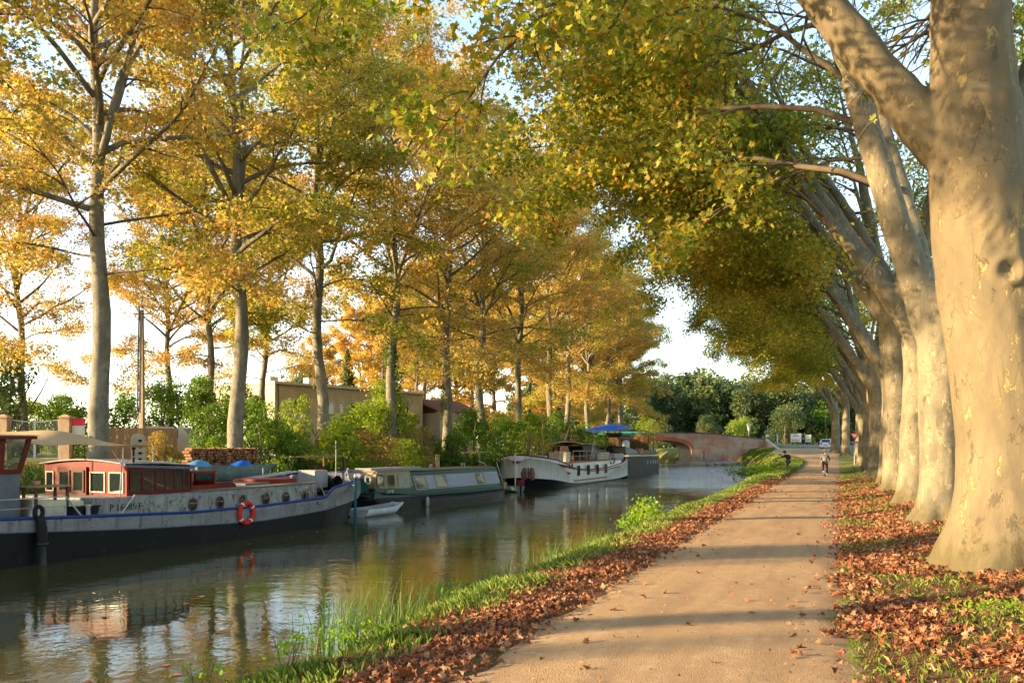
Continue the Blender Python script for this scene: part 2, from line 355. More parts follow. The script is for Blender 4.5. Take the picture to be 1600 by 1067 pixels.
# ------------------------------------------------------------------ sky, sun, camera
w = bpy.data.worlds.new('World'); scene.world = w; w.use_nodes = True; nt = w.node_tree; nt.nodes.clear()
SUN_EL, SUN_AZ = 12.0, -122.0                                       # azimuth clockwise from +Y (negative: from the left and behind)
sky = nt.nodes.new('ShaderNodeTexSky'); sky.sky_type = 'NISHITA'; sky.sun_disc = False
sky.sun_elevation = R(SUN_EL); sky.sun_rotation = R(SUN_AZ); sky.altitude = 100; sky.air_density = 1.0; sky.dust_density = .6; sky.ozone_density = 1.0
bg = nt.nodes.new('ShaderNodeBackground'); bg.inputs['Strength'].default_value = .13
wo = nt.nodes.new('ShaderNodeOutputWorld'); tc = nt.nodes.new('ShaderNodeTexCoord'); sx = nt.nodes.new('ShaderNodeSeparateXYZ'); nt.links.new(tc.outputs['Generated'], sx.inputs[0])
rp = nt.nodes.new('ShaderNodeValToRGB'); nt.links.new(sx.outputs[2], rp.inputs[0]); e_ = rp.color_ramp.elements       # thin bright haze low in the sky
e_[0].position = 0; e_[0].color = (1, .97, .90, 1); e_[1].position = .75; e_[1].color = (.04, .08, .18, 1); m_ = e_.new(.3); m_.color = (.50, .60, .78, 1)
nn = nt.nodes.new('ShaderNodeTexNoise'); nn.inputs['Scale'].default_value = 3; nn.inputs['Detail'].default_value = 5; nt.links.new(tc.outputs['Generated'], nn.inputs['Vector'])
vm = nt.nodes.new('ShaderNodeVectorMath'); vm.operation = 'SCALE'; nt.links.new(rp.outputs[0], vm.inputs[0])
mm = nt.nodes.new('ShaderNodeMath'); mm.operation = 'MULTIPLY'; mm.inputs[1].default_value = 2.9; nt.links.new(nn.outputs[0], mm.inputs[0]); nt.links.new(mm.outputs[0], vm.inputs['Scale'])
va = nt.nodes.new('ShaderNodeVectorMath'); va.operation = 'ADD'; nt.links.new(sky.outputs[0], va.inputs[0]); nt.links.new(vm.outputs[0], va.inputs[1]); nt.links.new(va.outputs[0], bg.inputs[0]); nt.links.new(bg.outputs[0], wo.inputs[0])
sl = bpy.data.lights.new('sun', 'SUN'); sl.energy = 5.0; sl.angle = R(.6); sl.color = (1.0, .74, .43)
so = bpy.data.objects.new('sun', sl); COL.objects.link(so)
sd = Vector((math.sin(R(SUN_AZ)) * math.cos(R(SUN_EL)), math.cos(R(SUN_AZ)) * math.cos(R(SUN_EL)), math.sin(R(SUN_EL))))
so.rotation_euler = sd.to_track_quat('Z', 'Y').to_euler(); so.location = (-60, -40, 40)
cam = bpy.data.cameras.new('camera'); co = bpy.data.objects.new('camera', cam); COL.objects.link(co)
co.location = (0, 0, 2.1); co.rotation_euler = (R(90), 0, math.atan(510 / 1400))
cam.sensor_width = 36; cam.lens = 31.5; cam.shift_y = 163.5 / 1600; cam.clip_end = 3000; cam.clip_start = .1
scene.camera = co
vs = scene.view_settings; vs.view_transform = 'Standard'; vs.look = 'None'; vs.exposure = 1.85; vs.gamma = 1
cy = scene.cycles; cy.use_denoising = True; cy.max_bounces = 7; cy.diffuse_bounces = 3; cy.glossy_bounces = 3; cy.transmission_bounces = 4; cy.transparent_max_bounces = 8
cy.use_adaptive_sampling = True; cy.adaptive_threshold = .02; cy.caustics_reflective = False; cy.caustics_refractive = False; cy.sample_clamp_indirect = 6
# ------------------------------------------------------------------ leaves and branches
LOBED = np.array([(0, -.5), (.10, -.22), (.42, -.34), (.30, -.08), (.52, .12), (.22, .14), (.18, .34), (0, .55), (-.18, .34), (-.22, .14), (-.52, .12), (-.30, -.08), (-.42, -.34), (-.10, -.22)])
TRI3 = np.array([(0, -.45), (.20, -.16), (.5, .05), (.16, .16), (0, .52), (-.16, .16), (-.5, .05), (-.20, -.16)])
OVAL = np.array([(0, -.5), (.26, -.1), (.2, .28), (0, .5), (-.2, .28), (-.26, -.1)])
def leaves(name, P, size, shape=TRI3, up=.3, curl=.25, svar=.35, rg=rng, mat=None):
    """one mesh of leaf blades at the points P"""
    n = len(P); k = len(shape)
    N = rg.normal(size=(n, 3)); N[:, 2] = np.abs(N[:, 2]) + up; N /= np.linalg.norm(N, axis=1)[:, None]
    A = rg.normal(size=(n, 3)); A -= N * (A * N).sum(1)[:, None]; A /= np.linalg.norm(A, axis=1)[:, None]; B = np.cross(N, A)
    s = size * (1 + svar * rg.uniform(-1, 1, n))
    sx = shape[:, 0]; sy = shape[:, 1]
    cz = curl * (np.abs(sx) ** 1.3 - .1)[None, :] * rg.uniform(-.6, 1.6, n)[:, None] - curl * .8 * (sy ** 2)[None, :] * rg.uniform(-.5, 1.5, n)[:, None]
    V = P[:, None, :] + s[:, None, None] * (A[:, None, :] * sx[None, :, None] + B[:, None, :] * sy[None, :, None] + N[:, None, :] * cz[:, :, None])
    return npmesh(name, V.reshape(-1, 3), np.arange(n * k).reshape(n, k), False, rnd=rg.uniform(0, 1, n))
class Tubes:
    def __init__(s): s.V = []; s.F = []; s.n = 0
    def add(s, P, r, n=6):
        P = np.asarray(P, float); r = np.asarray(r, float); m = len(P)
        T = np.gradient(P, axis=0); T /= np.linalg.norm(T, axis=1)[:, None] + 1e-9
        ref = np.array([.31, .17, .93]) if abs(T[:, 2]).mean() < .8 else np.array([.95, .2, .1])
        A = np.cross(T, ref); A /= np.linalg.norm(A, axis=1)[:, None] + 1e-9; B = np.cross(T, A)
        w = np.linspace(0, 2 * PI, n, endpoint=False)
        V = P[:, None, :] + r[:, None, None] * (A[:, None, :] * np.cos(w)[None, :, None] + B[:, None, :] * np.sin(w)[None, :, None])
        i = np.arange(m - 1)[:, None] * n + np.arange(n)[None, :]; j = np.arange(m - 1)[:, None] * n + (np.arange(n) + 1)[None, :] % n
        s.V.append(V.reshape(-1, 3)); s.F.append(np.stack([i, i + n, j + n, j], -1).reshape(-1, 4) + s.n); s.n += m * n
        e = len(P) * n
        for base in (0, (m - 1) * n):                              # caps, as quads of a fan
            for q in range(1, n - 2, 2): s.F.append(np.array([[base, base + q, base + q + 1, base + min(q + 2, n - 1)]]) + s.n - e)
    def mesh(s, name): return npmesh(name, np.concatenate(s.V), np.concatenate(s.F), True)
def curve(start, d, length, rg, n=8, bend=(0, 0, 0), wob=.12):
    """a wandering polyline"""
    P = [np.array(start, float)]; d = np.array(d, float); d /= np.linalg.norm(d); st = length / (n - 1)
    for i in range(n - 1):
        d = d + np.array(bend) / (n - 1) + rg.normal(size=3) * wob / math.sqrt(n); d /= np.linalg.norm(d); P.append(P[-1] + d * st)
    return np.array(P)
def at(P, u):
    x = u * (len(P) - 1); i = min(int(x), len(P) - 2); f = x - i; return P[i] * (1 - f) + P[i + 1] * f, P[i + 1] - P[i]
def foliate(P, rg, n, sig, u0=.25):
    """points around the outer stretch of a branch"""
    u = u0 + (1 - u0) * rg.uniform(0, 1, n) ** .8; x = u * (len(P) - 1); i = np.minimum(x.astype(int), len(P) - 2); f = (x - i)[:, None]
    Q = P[i] * (1 - f) + P[i + 1] * f
    return Q + rg.normal(size=(n, 3)) * np.array([1, 1, .7]) * sig
def sub(P, r0, rg, tb, pts, nsec, lsec, nleaf, spread=1.0, sig=.38, droop=-.35, ntw=3, ns=5):
    """secondary and tertiary branches along P with their leaves"""
    for k in range(nsec):
        u = .25 + .75 * (k + rg.uniform(0, 1)) / nsec; p, d = at(P, u); d = d / (np.linalg.norm(d) + 1e-9)
        side = np.cross(d, [0, 0, 1.0]); side /= np.linalg.norm(side) + 1e-9
        s = 1 if k % 2 else -1
        dd = d * rg.uniform(.4, .9) + side * s * spread * rg.uniform(.5, 1.1) + np.array([0, 0, rg.uniform(-.15, .5)])
        l = lsec * rg.uniform(.6, 1.2) * (1.15 - .5 * u); Q = curve(p, dd, l, rg, 6, (0, 0, droop), .3)
        rr = r0 * (1 - u * .75) * .45 + .006; tb.add(Q, np.linspace(rr, .006, 6), 4)
        pts.append(foliate(Q, rg, int(nleaf * l / lsec), sig, .2))
        for q in range(ntw):
            p2, d2 = at(Q, rg.uniform(.3, .95)); d2 = d2 / (np.linalg.norm(d2) + 1e-9) + rg.normal(size=3) * .7 + np.array([0, 0, droop * .5])
            W = curve(p2, d2, l * rg.uniform(.3, .5), rg, 4, (0, 0, droop), .3); tb.add(W, np.linspace(.012, .004, 4), 3)
            pts.append(foliate(W, rg, int(nleaf * .35), sig * .8, .2))
def left_tree(seed, H=24.0, r0=.40, first=8.0, nprim=30, nleaf=60, lsize=.21, reach=6.6):
    """upright plane: one leader, ascending limbs all round"""
    rg = np.random.default_rng(seed); tk = Tubes(); tb = Tubes(); pts = []
    n = 22; zs = np.linspace(-.3, H * .93, n); ph = rg.uniform(0, 6, 4)
    Lx = .2 * np.sin(zs * .22 + ph[0]) * np.clip(zs / 8, 0, 1) + .12 * np.sin(zs * .8 + ph[1]); Ly = .2 * np.sin(zs * .2 + ph[2]) * np.clip(zs / 8, 0, 1) + .1 * np.sin(zs * .7 + ph[3])
    P = np.stack([Lx - Lx[1], Ly - Ly[1], zs], 1); rr = r0 * np.interp(zs, [-.3, 0, .5, 1.5, first, H * .6, H], [1.5, 1.35, 1.12, 1.0, .8, .42, .05]) * (1 + .05 * np.sin(zs * 3 + ph[0]))
    tk.add(P, rr, 14)
    for q in range(2):                                              # a heavy fork
        u = rg.uniform(.42, .55); p, d = at(P, u); a = rg.uniform(0, 2 * PI)
        Q = curve(p, (math.cos(a) * .45, math.sin(a) * .45, 1), H * .42, rg, 12, (0, 0, .25), .25); tk.add(Q, np.linspace(r0 * .42, .03, 12), 10)
        sub(Q, r0 * .35, rg, tb, pts, 9, 2.6, nleaf)
    for k in range(nprim):
        z = first + (H * .9 - first) * (k / nprim) ** .9; u = (z + .3) / (H * .93 + .3); p, d = at(P, min(u, .999)); a = k * 2.4 + rg.uniform(-.4, .4)
        prof = np.interp(z, [first, first + 2.5, H * .6, H * .9], [.72, 1.0, .85, .35]); l = reach * prof * rg.uniform(.75, 1.15)
        el = np.interp(z, [first, first + 3, H * .9], [.25, .6, 1.3]) * rg.uniform(.7, 1.3)
        Q = curve(p, (math.cos(a), math.sin(a), el), l * 1.1, rg, 9, (math.cos(a) * .3, math.sin(a) * .3, -.55 if z < first + 3 else .1), .35)
        r = r0 * .30 * prof + .02; (tk if z > first + 2.5 else tb).add(Q, np.linspace(r if z > first + 2.5 else r * .5, .010, 9), 7)
        sub(Q, r, rg, tb, pts, 7, 2.3, nleaf, droop=-.5 if z < first + 4 else -.2)
    P = np.concatenate(pts)
    return tk.mesh('trunk'), tb.mesh('branches'), leaves('crown', P, lsize, TRI3, rg=rg), len(P)
def bake_trunk(tk, voxel, it, seed, amp=.02, roots=.12, r0=.5, scar=None):
    me = tk.mesh('tmp'); o = bpy.data.objects.new('tmp', me); COL.objects.link(o)
    m = o.modifiers.new('r', 'REMESH'); m.mode = 'VOXEL'; m.voxel_size = voxel
    s = o.modifiers.new('s', 'SMOOTH'); s.iterations = it; s.factor = .5
    me = bake(o); n = len(me.vertices); V = np.empty(n * 3, np.float32); me.vertices.foreach_get('co', V); V = V.reshape(-1, 3)
    Nn = np.empty(n * 3, np.float32); me.vertex_normals.foreach_get('vector', Nn); Nn = Nn.reshape(-1, 3)
    D = np.zeros(n)
    for i in range(n):
        p = V[i]; q = Vector((p[0] * 1.6 + seed, p[1] * 1.6, p[2] * .7)); q2 = Vector((p[0] * 5 + seed, p[1] * 5, p[2] * 2.6))
        D[i] = mnoise.noise(q) * amp * 2.2 + mnoise.noise(q2) * amp
    th = np.arctan2(V[:, 1], V[:, 0]); zf = np.clip(1 - V[:, 2] / 1.0, 0, 1.3) ** 2
    D += roots * zf * (.45 + .55 * np.sin(th * 5 + seed) + .3 * np.sin(th * 9 + 2 * seed))
    if scar:                                                        # folded bark and callus ridges below the fork
        w0 = scar[2]; zz = V[:, 2] - .5 * V[:, 0] - .3 * V[:, 1]; mk = np.exp(-((V[:, 2] - scar[0]) / scar[1]) ** 2) * np.clip((Nn[:, 0] * w0[0] + Nn[:, 1] * w0[1]), 0, 1) ** 2.5
        D += mk * (.008 * np.sin(zz * 29 + 5 * np.sin(V[:, 0] * 4 + V[:, 2] * 2)) * np.clip(np.sin(V[:, 2] * 3.1 + V[:, 0] * 5), 0, 1) + .006 * np.sin(zz * 67 + 4 * np.sin(V[:, 1] * 7)) + .02 * np.sin(V[:, 2] * 9 + V[:, 0] * 7))
        D += -.05 * np.exp(-(((V[:, 2] - scar[0] + .95) / .10) ** 2 + ((th - scar[3]) / .13) ** 2)) + .045 * np.exp(-((np.hypot((V[:, 2] - scar[0] + .95) / .2, (th - scar[3]) / .26) - 1) / .35) ** 2)
    V += Nn * D[:, None]
    me.vertices.foreach_set('co', V.ravel()); me.polygons.foreach_set('use_smooth', np.ones(len(me.polygons), bool)); me.update(); me.name = 'trunk'
    return me
def right_tree(seed, r0, fork, limbs, nleaf=95, lsize=.175, voxel=.07, lean=0.0, flare=1.55, shape=TRI3, keep=None, dens=1.0, knob=None, bare=(.22, .46, 17, .9), scar=None):
    """old canal plane: stout trunk, limbs leaning out over the towpath. limbs: (lean to -X, lean to Y, length, radius, side branches, their reach)"""
    rg = np.random.default_rng(seed); tk = Tubes(); tb = Tubes(); pts = []
    zs = np.concatenate([[-.5, -.15, .1, .35, .7, 1.2], np.linspace(2.0, fork + .35, 8)])
    dx = -lean * np.clip(zs / fork, 0, 1) ** 1.8
    P = np.stack([dx + .05 * np.sin(zs * 1.1 + seed), .05 * np.sin(zs * .9 + seed * 2), zs], 1)
    rr = r0 * np.interp(zs, [-.5, 0, .35, .8, 1.6, fork * .6, fork + .35], [flare * 1.1, flare, 1.25, 1.12, 1.0, .97, .93])
    P = np.concatenate([P, P[-1:] + [[0, 0, .25]], P[-1:] + [[0, 0, .45]]]); rr = np.concatenate([rr, [rr[-1] * .72, rr[-1] * .3]])
    tk.add(P, rr, 20); top = P[-4]
    for (lx, ly, ln, rad, nb, reach, bz) in limbs:
        Q = curve(top + np.array([-lx * rad * .7, ly * rad * .7, -.35]), (-lx, ly, 1), ln, rg, 12, (-.15 * abs(lx), 0, bz), .13)
        rad_a = rad * np.interp(np.linspace(0, 1, 12), [0, .5, 1], [1, .62, .12]); tk.add(Q, rad_a, 12)
        if knob: 
            p, d = at(Q, .42); tk.add(np.array([p, p + [-.12, -.1, .05], p + [-rad * .95, -.15, .12]]), [rad * .6, rad * .55, rad * .25], 8)
        sub(Q[5:], rad * .4, rg, tb, pts, 7, 2.6, nleaf)
        for k in range(nb):
            u = .22 + .76 * (k + rg.uniform(.1, .9)) / nb; p, d = at(Q, u); s = rg.uniform(-1.15, 1.15)
            if lx > .2: dr = np.array([-1.0, s * .8, .85 + .4 * rg.uniform(-1, 1)])
            else: a = rg.uniform(0, 2 * PI); dr = np.array([math.cos(a) - .35, math.sin(a), .5])
            l = reach * rg.uniform(.65, 1.15) * (1.05 - .35 * u)
            W = curve(p, dr, l * 1.08, rg, 9, (-.1, 0, -1.05), .3); r = rad * .21 * (1 - .5 * u) + .015
            tb.add(W, np.linspace(r, .012, 9), 7)
            sub(W, r, rg, tb, pts, int(8 * reach / 6), 2.3, nleaf, droop=-.7, spread=.9)
    P = np.concatenate(pts)
    if dens < 1: P = P[rg.uniform(size=len(P)) < dens]
    P = P[(P[:, 0] < -bare[3] - bare[1] * np.clip(P[:, 2] - 6, 0, 12) + .5 * rg.normal(size=len(P))) | (P[:, 2] > bare[2]) | (P[:, 0] > 2.2) | (rg.uniform(size=len(P)) < bare[0])]
    return bake_trunk(tk, voxel, 14, seed, .02, .13, r0, scar), tb.mesh('branches'), leaves('crown', P, lsize, shape, up=.25, rg=rg), len(P)
def place(name, parts, loc, rz, label, cat, group, mats, sc=1.0):
    t = empty(name, loc, rz, label, cat, group); t.scale = (sc, sc, sc)
    for nm, me, mt in zip(('trunk', 'branches', 'crown'), parts, mats):
        if me is None: continue
        o = bpy.data.objects.new(nm, me); COL.objects.link(o)
        if not me.materials: me.materials.append(mt)
        setmat(o, mt); o.parent = t
    return t

# ---- far bank row (8.1 m apart)
LV = [left_tree(11, 30, .37, 7.8, 38, 112, .185, 8.4), left_tree(12, 31, .35, 7.4, 38, 112, .185, 8.2), left_tree(13, 30, .34, 8.0, 38, 112, .185, 8.2), left_tree(14, 29, .33, 7.4, 38, 112, .185, 7.8)]
print('left leaves', [v[3] for v in LV])
LH = left_tree(15, 30, .36, 13.0, 20, 70, .2, 6.0)  # for unseen trees: crown shaped high and sparse so low sun passes under
MT = (M['bark_left'], M['twig'], M['leaf_gold'])
lab = ['leftmost plane tree of the far bank, rising behind the canvas awning',
       'far bank plane tree rising behind the firewood stack, second of its row from the left',
       'far bank plane tree with a pale lit trunk in front of the cream building',
       'far bank plane tree wrapped in dark ivy behind the green narrowboat cabin',
       'slimmer ivy-grown plane tree right of the most thickly ivied trunk',
       'pale two-limbed plane tree behind the bare bow of the white barge',
       'seventh plane tree of the far bank, just left of the mast on the white barge',
       'eighth plane tree of the far bank, behind the mast of the white barge',
       'plane tree over the wheel shelter of the white barge, ninth of the far bank row',
       'tenth plane tree of the far bank row, left of the blue tarpaulin']
LT = []
for k in range(-5, 14):
    v = LH if k < 0 else LV[(k * 3 + 1) % 4] if k != 0 else LV[0]
    lb = lab[k] if 0 <= k < 10 else 'far bank plane tree at the distant end, behind the dark barge' if k >= 10 else 'golden plane tree of the far bank row, beyond the left edge of the picture'
    y = 27.2 + 8.1 * k; x = -27 + .25 * math.sin(k * 2.1)
    if y > 118: x -= (y - 118) * .3
    o = place('plane_tree', v[:3], (x, y, float(height(x, y)) - .1), k * 1.9 + .3, lb, 'tree', 'plane trees in a row on the far bank', (MT[0], MT[1], M['leaf_goldgreen'] if k in (-1, 1, 2, 5, 8, 11) else MT[2]), 1.0 if k < 9 else .88)
    LT.append(o)
def ivy(tree, mesh_trunk_r, z0, z1, n, seed):
    rg = np.random.default_rng(seed); z = rg.uniform(z0, z1, n); a = rg.uniform(0, 2 * PI, n); lump = .35 * (1 + np.sin(z * 1.7 + seed) * np.sin(a + z * .6)) * np.clip((z1 - z) / 2.5, .15, 1)
    keepm = rg.uniform(size=n) < np.clip(.35 + .6 * np.sin(z * 1.1 + seed + np.sin(a)), .12, 1)
    r = mesh_trunk_r + .03 + lump * rg.uniform(0, 1, n) ** 1.5
    P = np.stack([r * np.cos(a), r * np.sin(a), z], 1)[keepm]
    link('ivy', leaves('ivy', P, .15, OVAL, up=.1, rg=rg), M['leaf_ivy'], tree)
ivy(LT[8], .27, 0, 11, 5200, 1); ivy(LT[9], .24, 0, 6.5, 2600, 2)

for k, (x, y, lb_) in enumerate(((-41, 30, 'golden plane tree standing behind the leftmost one, near the gate'), (-40, 50, 'golden plane tree in the gardens between the first and second bank trees'), (-44, 62, 'golden plane tree left of the cream building'), (-50, 44, 'golden plane tree far left beyond the gate'), (-46, 53, 'golden plane tree seen between the utility pole and the second bank tree'), (-47, 96, 'golden plane tree right behind the tiled-roof house'))):
    place('plane_tree', LV[(k + 2) % 4][:3], (x, y, float(height(x, y)) - .1), k * 2.2, lb_, 'tree', 'plane trees in the gardens behind the bank row', MT, (.8, .85, .8, .8, .75, .8)[k])
for k, (x, y) in enumerate(((-36, 16), (-44, -36))):  # unseen trees added to throw more trunk shadows across the towpath
    place('plane_tree', LH[:3], (x, y, float(height(x, y)) - .1), k * 2.2, 'unseen golden plane tree added in the gardens to cast trunk shadows', 'tree', 'plane trees in the gardens behind the bank row', MT, .9)
# ---- towpath row (8.45 m apart)
A = (.62, .05, 18, .30, 10, 10.0, .05); B = (.22, -.12, 15, .27, 8, 7.5, .1); C_ = (-.10, .15, 14, .27, 6, 5, .1); D_ = (.36, .25, 15, .24, 8, 8.0, .08)
RV = [right_tree(21, .50, 7.4, [A, D_, (.44, -.1, 16, .22, 7, 6.5, .05), (.15, .1, 13, .30, 6, 4.5, .1), (-.2, -.1, 12, .22, 5, 4.2, .1)], lean=.15),
      right_tree(22, .48, 6.6, [(.50, .0, 20, .38, 9, 9.6, .14), (.66, -.15, 17, .26, 9, 9.8, .05), (.40, .2, 16, .24, 7, 7.5, .05), B, C_], knob=True),
      right_tree(23, .52, 5.6, [(.58, -.15, 18, .30, 10, 10.0, .08), D_, B, C_], lean=.2),
      right_tree(24, .46, 6.9, [(.60, .1, 18, .28, 10, 10.0, .05), (.30, -.1, 14, .25, 8, 7.5, .1), B, C_], lean=.3)]
T1 = right_tree(31, .77, 7.0, [(.66, -.05, 14, .40, 9, 8.6, .05), (.0, .0, 13, .71, 8, 7.0, .05), (-.45, .3, 11, .34, 5, 4.5, .05)], voxel=.038, scar=(5.5, 1.0, (-.35, -.94), -1.75), lean=.62, shape=LOBED, flare=1.35, nleaf=62, lsize=.18, bare=(.02, .30, 18.5, 3.6))
T2 = right_tree(32, .50, 5.2, [(.33, -.02, 17, .43, 11, 10.0, -.02), (.08, .3, 13, .26, 6, 6, .1)], voxel=.06, shape=LOBED, lean=.1, nleaf=74, lsize=.18, bare=(.02, .30, 18.5, 3.6))
T0 = right_tree(33, .60, 6.0, [(.45, .1, 14, .36, 8, 5.0, .05), (.1, .1, 13, .4, 7, 5, .05)], voxel=.09, shape=LOBED, nleaf=60, lsize=.15)
print('right leaves', [v[3] for v in RV], T1[3], T2[3], T0[3])
MR = (M['bark_right'], M['twig'], M['leaf_olive']); MN = (M['bark_near'], M['twig'], M['leaf_olive'])
rl = ['huge smooth-barked plane tree closest on the right, forking into great limbs',
      'mottled plane tree immediately behind the huge nearest trunk, leaning left as it rises',
      'third plane tree along the towpath, one knobbly limb swung far left',
      'fourth plane tree along the towpath, swollen at shoulder height above a flared foot',
      'fifth plane tree along the towpath from the near end', 'sixth plane tree along the towpath from the near end',
      'seventh plane tree along the towpath from the near end', 'eighth plane tree along the towpath from the near end',
      'towpath plane tree whose trunk rises right behind the give way sign']
for k in range(-3, 12):
    y = 16 + 8.45 * k; x = 2.4 + (.1 * math.sin(k * 3.3) if k > 1 else .17 if k == 0 else 0)
    v, mt = (T1, MN) if k == 0 else (T2, MR) if k == 1 else (RV[1], MR) if k == 2 else (T0, MN) if k < 0 else (RV[(k * 5 + 1) % 4], MR)
    lb = rl[k] if 0 <= k < len(rl) else ('distant towpath plane tree, trunk merging with its neighbours near the give way sign' if k > 0 else 'plane tree of the towpath row, out of the picture on the right')
    place('plane_tree', v[:3], (x, y, float(height(x, y)) - .02), (0 if k < 3 else .25 * math.sin(k * 5.1)), lb, 'tree', 'plane trees in a row along the towpath', mt, 1.0 if k < 3 else 1 + .06 * math.sin(k * 2.7))
# the last, broad tree beside the road, its yellow crown hanging low
place('plane_tree', RV[2][:3], (-.3, 124, float(height(-.3, 124)) - .05), .2, 'broad old plane tree at the towpath end, its yellow crown hanging low', 'tree', None,
      (M['bark_right'], M['twig'], M['leaf_yellow']), 1.05)
place('plane_tree', RV[0][:3], (.9, 117, float(height(.9, 117)) - .05), .5, 'ivy-darkened plane trunk standing against the right side of the broad end tree', 'tree', None,
      (M['bark_right'], M['twig'], M['leaf_yellow']), .95)
# ------------------------------------------------------------------ boat helpers; local axes: x along the boat, y inward from the canal side, z above the water
M['glass_dark'] = glass('glass_dark', (.02, .03, .03), .04, .8)
M['glass_clear'] = glass('glass_clear', (.05, .07, .06), .04, .35)
M['red'] = paint('red_paint', (.19, .016, .007), .45, dirt=.25)
M['bright_red'] = paint('bright_red', (.33, .04, .018), .45)
M['red_dark'] = paint('dark_red_paint', (.12, .014, .012), .45)
M['black_hull'] = paint('black_hull', (.009, .009, .010), .45, wear=(.03, .026, .022), wearamt=.36, scale=1.3)
M['tar_hull'] = paint('tar_hull', (.028, .026, .024), .65, wear=(.055, .05, .045), wearamt=.45, scale=1.2, streak=.3, runs=(.06, .04, .028))
M['grey_strake'] = paint('grey_strake', (.22, .215, .22), .6, wear=(.04, .04, .045), wearamt=.39, scale=1.5, dirt=.2, streak=1.6, runs=(.10, .07, .055))
M['worn_white'] = paint('worn_white', (.30, .30, .28), .65, wear=(.10, .085, .06), wearamt=.43, scale=3.2, dirt=.3, streak=.6, runs=(.12, .085, .055))
M['pale_grey'] = paint('pale_grey', (.28, .28, .28), .55)
M['mid_grey'] = paint('mid_grey', (.13, .135, .15), .6)
M['cream'] = paint('cream_paint', (.62, .55, .40), .55)
M['white'] = paint('white_paint', (.62, .60, .56), .45, dirt=.12, scale=1.2)
M['white_hull'] = paint('white_hull', (.60, .585, .54), .45, dirt=.15, scale=1.2, runs=(.34, .27, .20))
M['blue'] = paint('blue_paint', (.02, .05, .20), .45)
M['deck'] = paint('deck_paint', (.20, .185, .14), .75)
M['roof_grey'] = paint('roof_grey', (.30, .29, .29), .6)
M['black'] = paint('black_rubber', (.015, .015, .015), .6)
M['wood'] = paint('weathered_wood', (.32, .20, .11), .7, streak=.3)
M['wood_dark'] = paint('dark_wood', (.11, .06, .035), .7)
M['canvas'] = paint('canvas', (.55, .38, .20), .9, dirt=.12, scale=.8)
M['steel'] = paint('galvanised', (.45, .45, .44), .4, .6)
M['rail_white'] = paint('rail_white', (.40, .40, .38), .4)
M['ring_red'] = paint('ring_red', (.55, .03, .015), .5, dirt=.1)
M['ring_band'] = paint('ring_band', (.7, .66, .55), .6)
M['mid_rail'] = paint('mid_rail', (.26, .26, .25), .5)
M['teal'] = paint('teal_post', (.01, .08, .10), .5)
M['skiff'] = paint('skiff_grey_green', (.12, .17, .155), .6, wear=(.27, .29, .26), wearamt=.4, scale=2.5)
M['green_nb'] = paint('narrowboat_green', (.003, .047, .034), .4, dirt=.2, scale=1.2)
M['tan'] = paint('tan_paint', (.30, .22, .115), .5)
M['curtain'] = paint('curtain', (.30, .30, .24), .9, scale=5)
M['nb_roof'] = paint('nb_roof', (.24, .19, .13), .7)
M['panel_grey'] = paint('shutter_grey', (.27, .28, .34), .5, dirt=.12, scale=1)
M['maroon'] = paint('maroon_band', (.15, .018, .016), .5)
M['ochre_band'] = paint('ochre_band', (.36, .20, .09), .6)
M['blue_tarp'] = paint('blue_tarp', (.01, .13, .62), .5, dirt=.3, scale=2)
M['green_tarp'] = paint('green_tarp', (.02, .22, .15), .5)
M['plastic_blue'] = paint('plastic_blue', (.03, .07, .35), .4)
M['terracotta'] = paint('terracotta', (.42, .20, .11), .8)
M['stone_pot'] = paint('stone_pot', (.42, .35, .24), .8)
M['tin'] = paint('tin', (.5, .5, .5), .4, .3)

def interp(st, key, s): return float(np.interp(s, [a[0] for a in st], [a[key] for a in st]))
def hull_ring(st, s, frac, c, inset=0.0):
    """stations: (s, half width at rail, half width at water, rail z); frac 0 water .. 1 rail; below the water for frac<0"""
    hr, hw, zr = interp(st, 1, s), interp(st, 2, s), interp(st, 3, s)
    h = max(hw + (hr - hw) * frac - inset, 0.0); return h
def shell(st, S, zlo, zhi, c, thick=.0, sides=(-1, 1), nz_=3, closed_stern=None):
    """outer skin between two heights given as functions of s; with thickness it has an inner face and a top"""
    mb = MB()
    for sd_ in sides:
        rows = []
        for k in range(nz_ + 1):
            row = []
            for s in S:
                z = zlo(s) + (zhi(s) - zlo(s)) * k / nz_; zr = interp(st, 3, s)
                h = hull_ring(st, s, z / zr, c); row.append((s, c + sd_ * h, z))
            rows.append(row)
        if thick:
            for f in (1.0, 0.0):
                rows.append([(s, c + sd_ * max(hull_ring(st, s, 1.0, c) - thick, 0), zlo(s) + (zhi(s) - zlo(s)) * f) for s in S])
        mb.grid(rows)
    if closed_stern is not None:
        s = closed_stern; pr = []
        for z in (zlo(s), zhi(s)):
            h = hull_ring(st, s, z / interp(st, 3, s), c); pr.append(((s, c - h, z), (s, c + h, z)))
        mb.grid([list(pr[0]), list(pr[1])], False)
    return mb
def rail_line(st, S, c, r, dz=0.0, sd_=-1, inset=0.0, n=6):
    return [(s, c + sd_ * max(hull_ring(st, s, 1.0, c) - inset, 0), interp(st, 3, s) + dz) for s in S]
def deck_mesh(st, S, z, c, inset=.05):
    return MB().grid([[(s, c - max(hull_ring(st, s, z(s) / interp(st, 3, s), c) - inset, 0), z(s)) for s in S], [(s, c + max(hull_ring(st, s, z(s) / interp(st, 3, s), c) - inset, 0), z(s)) for s in S]], False)
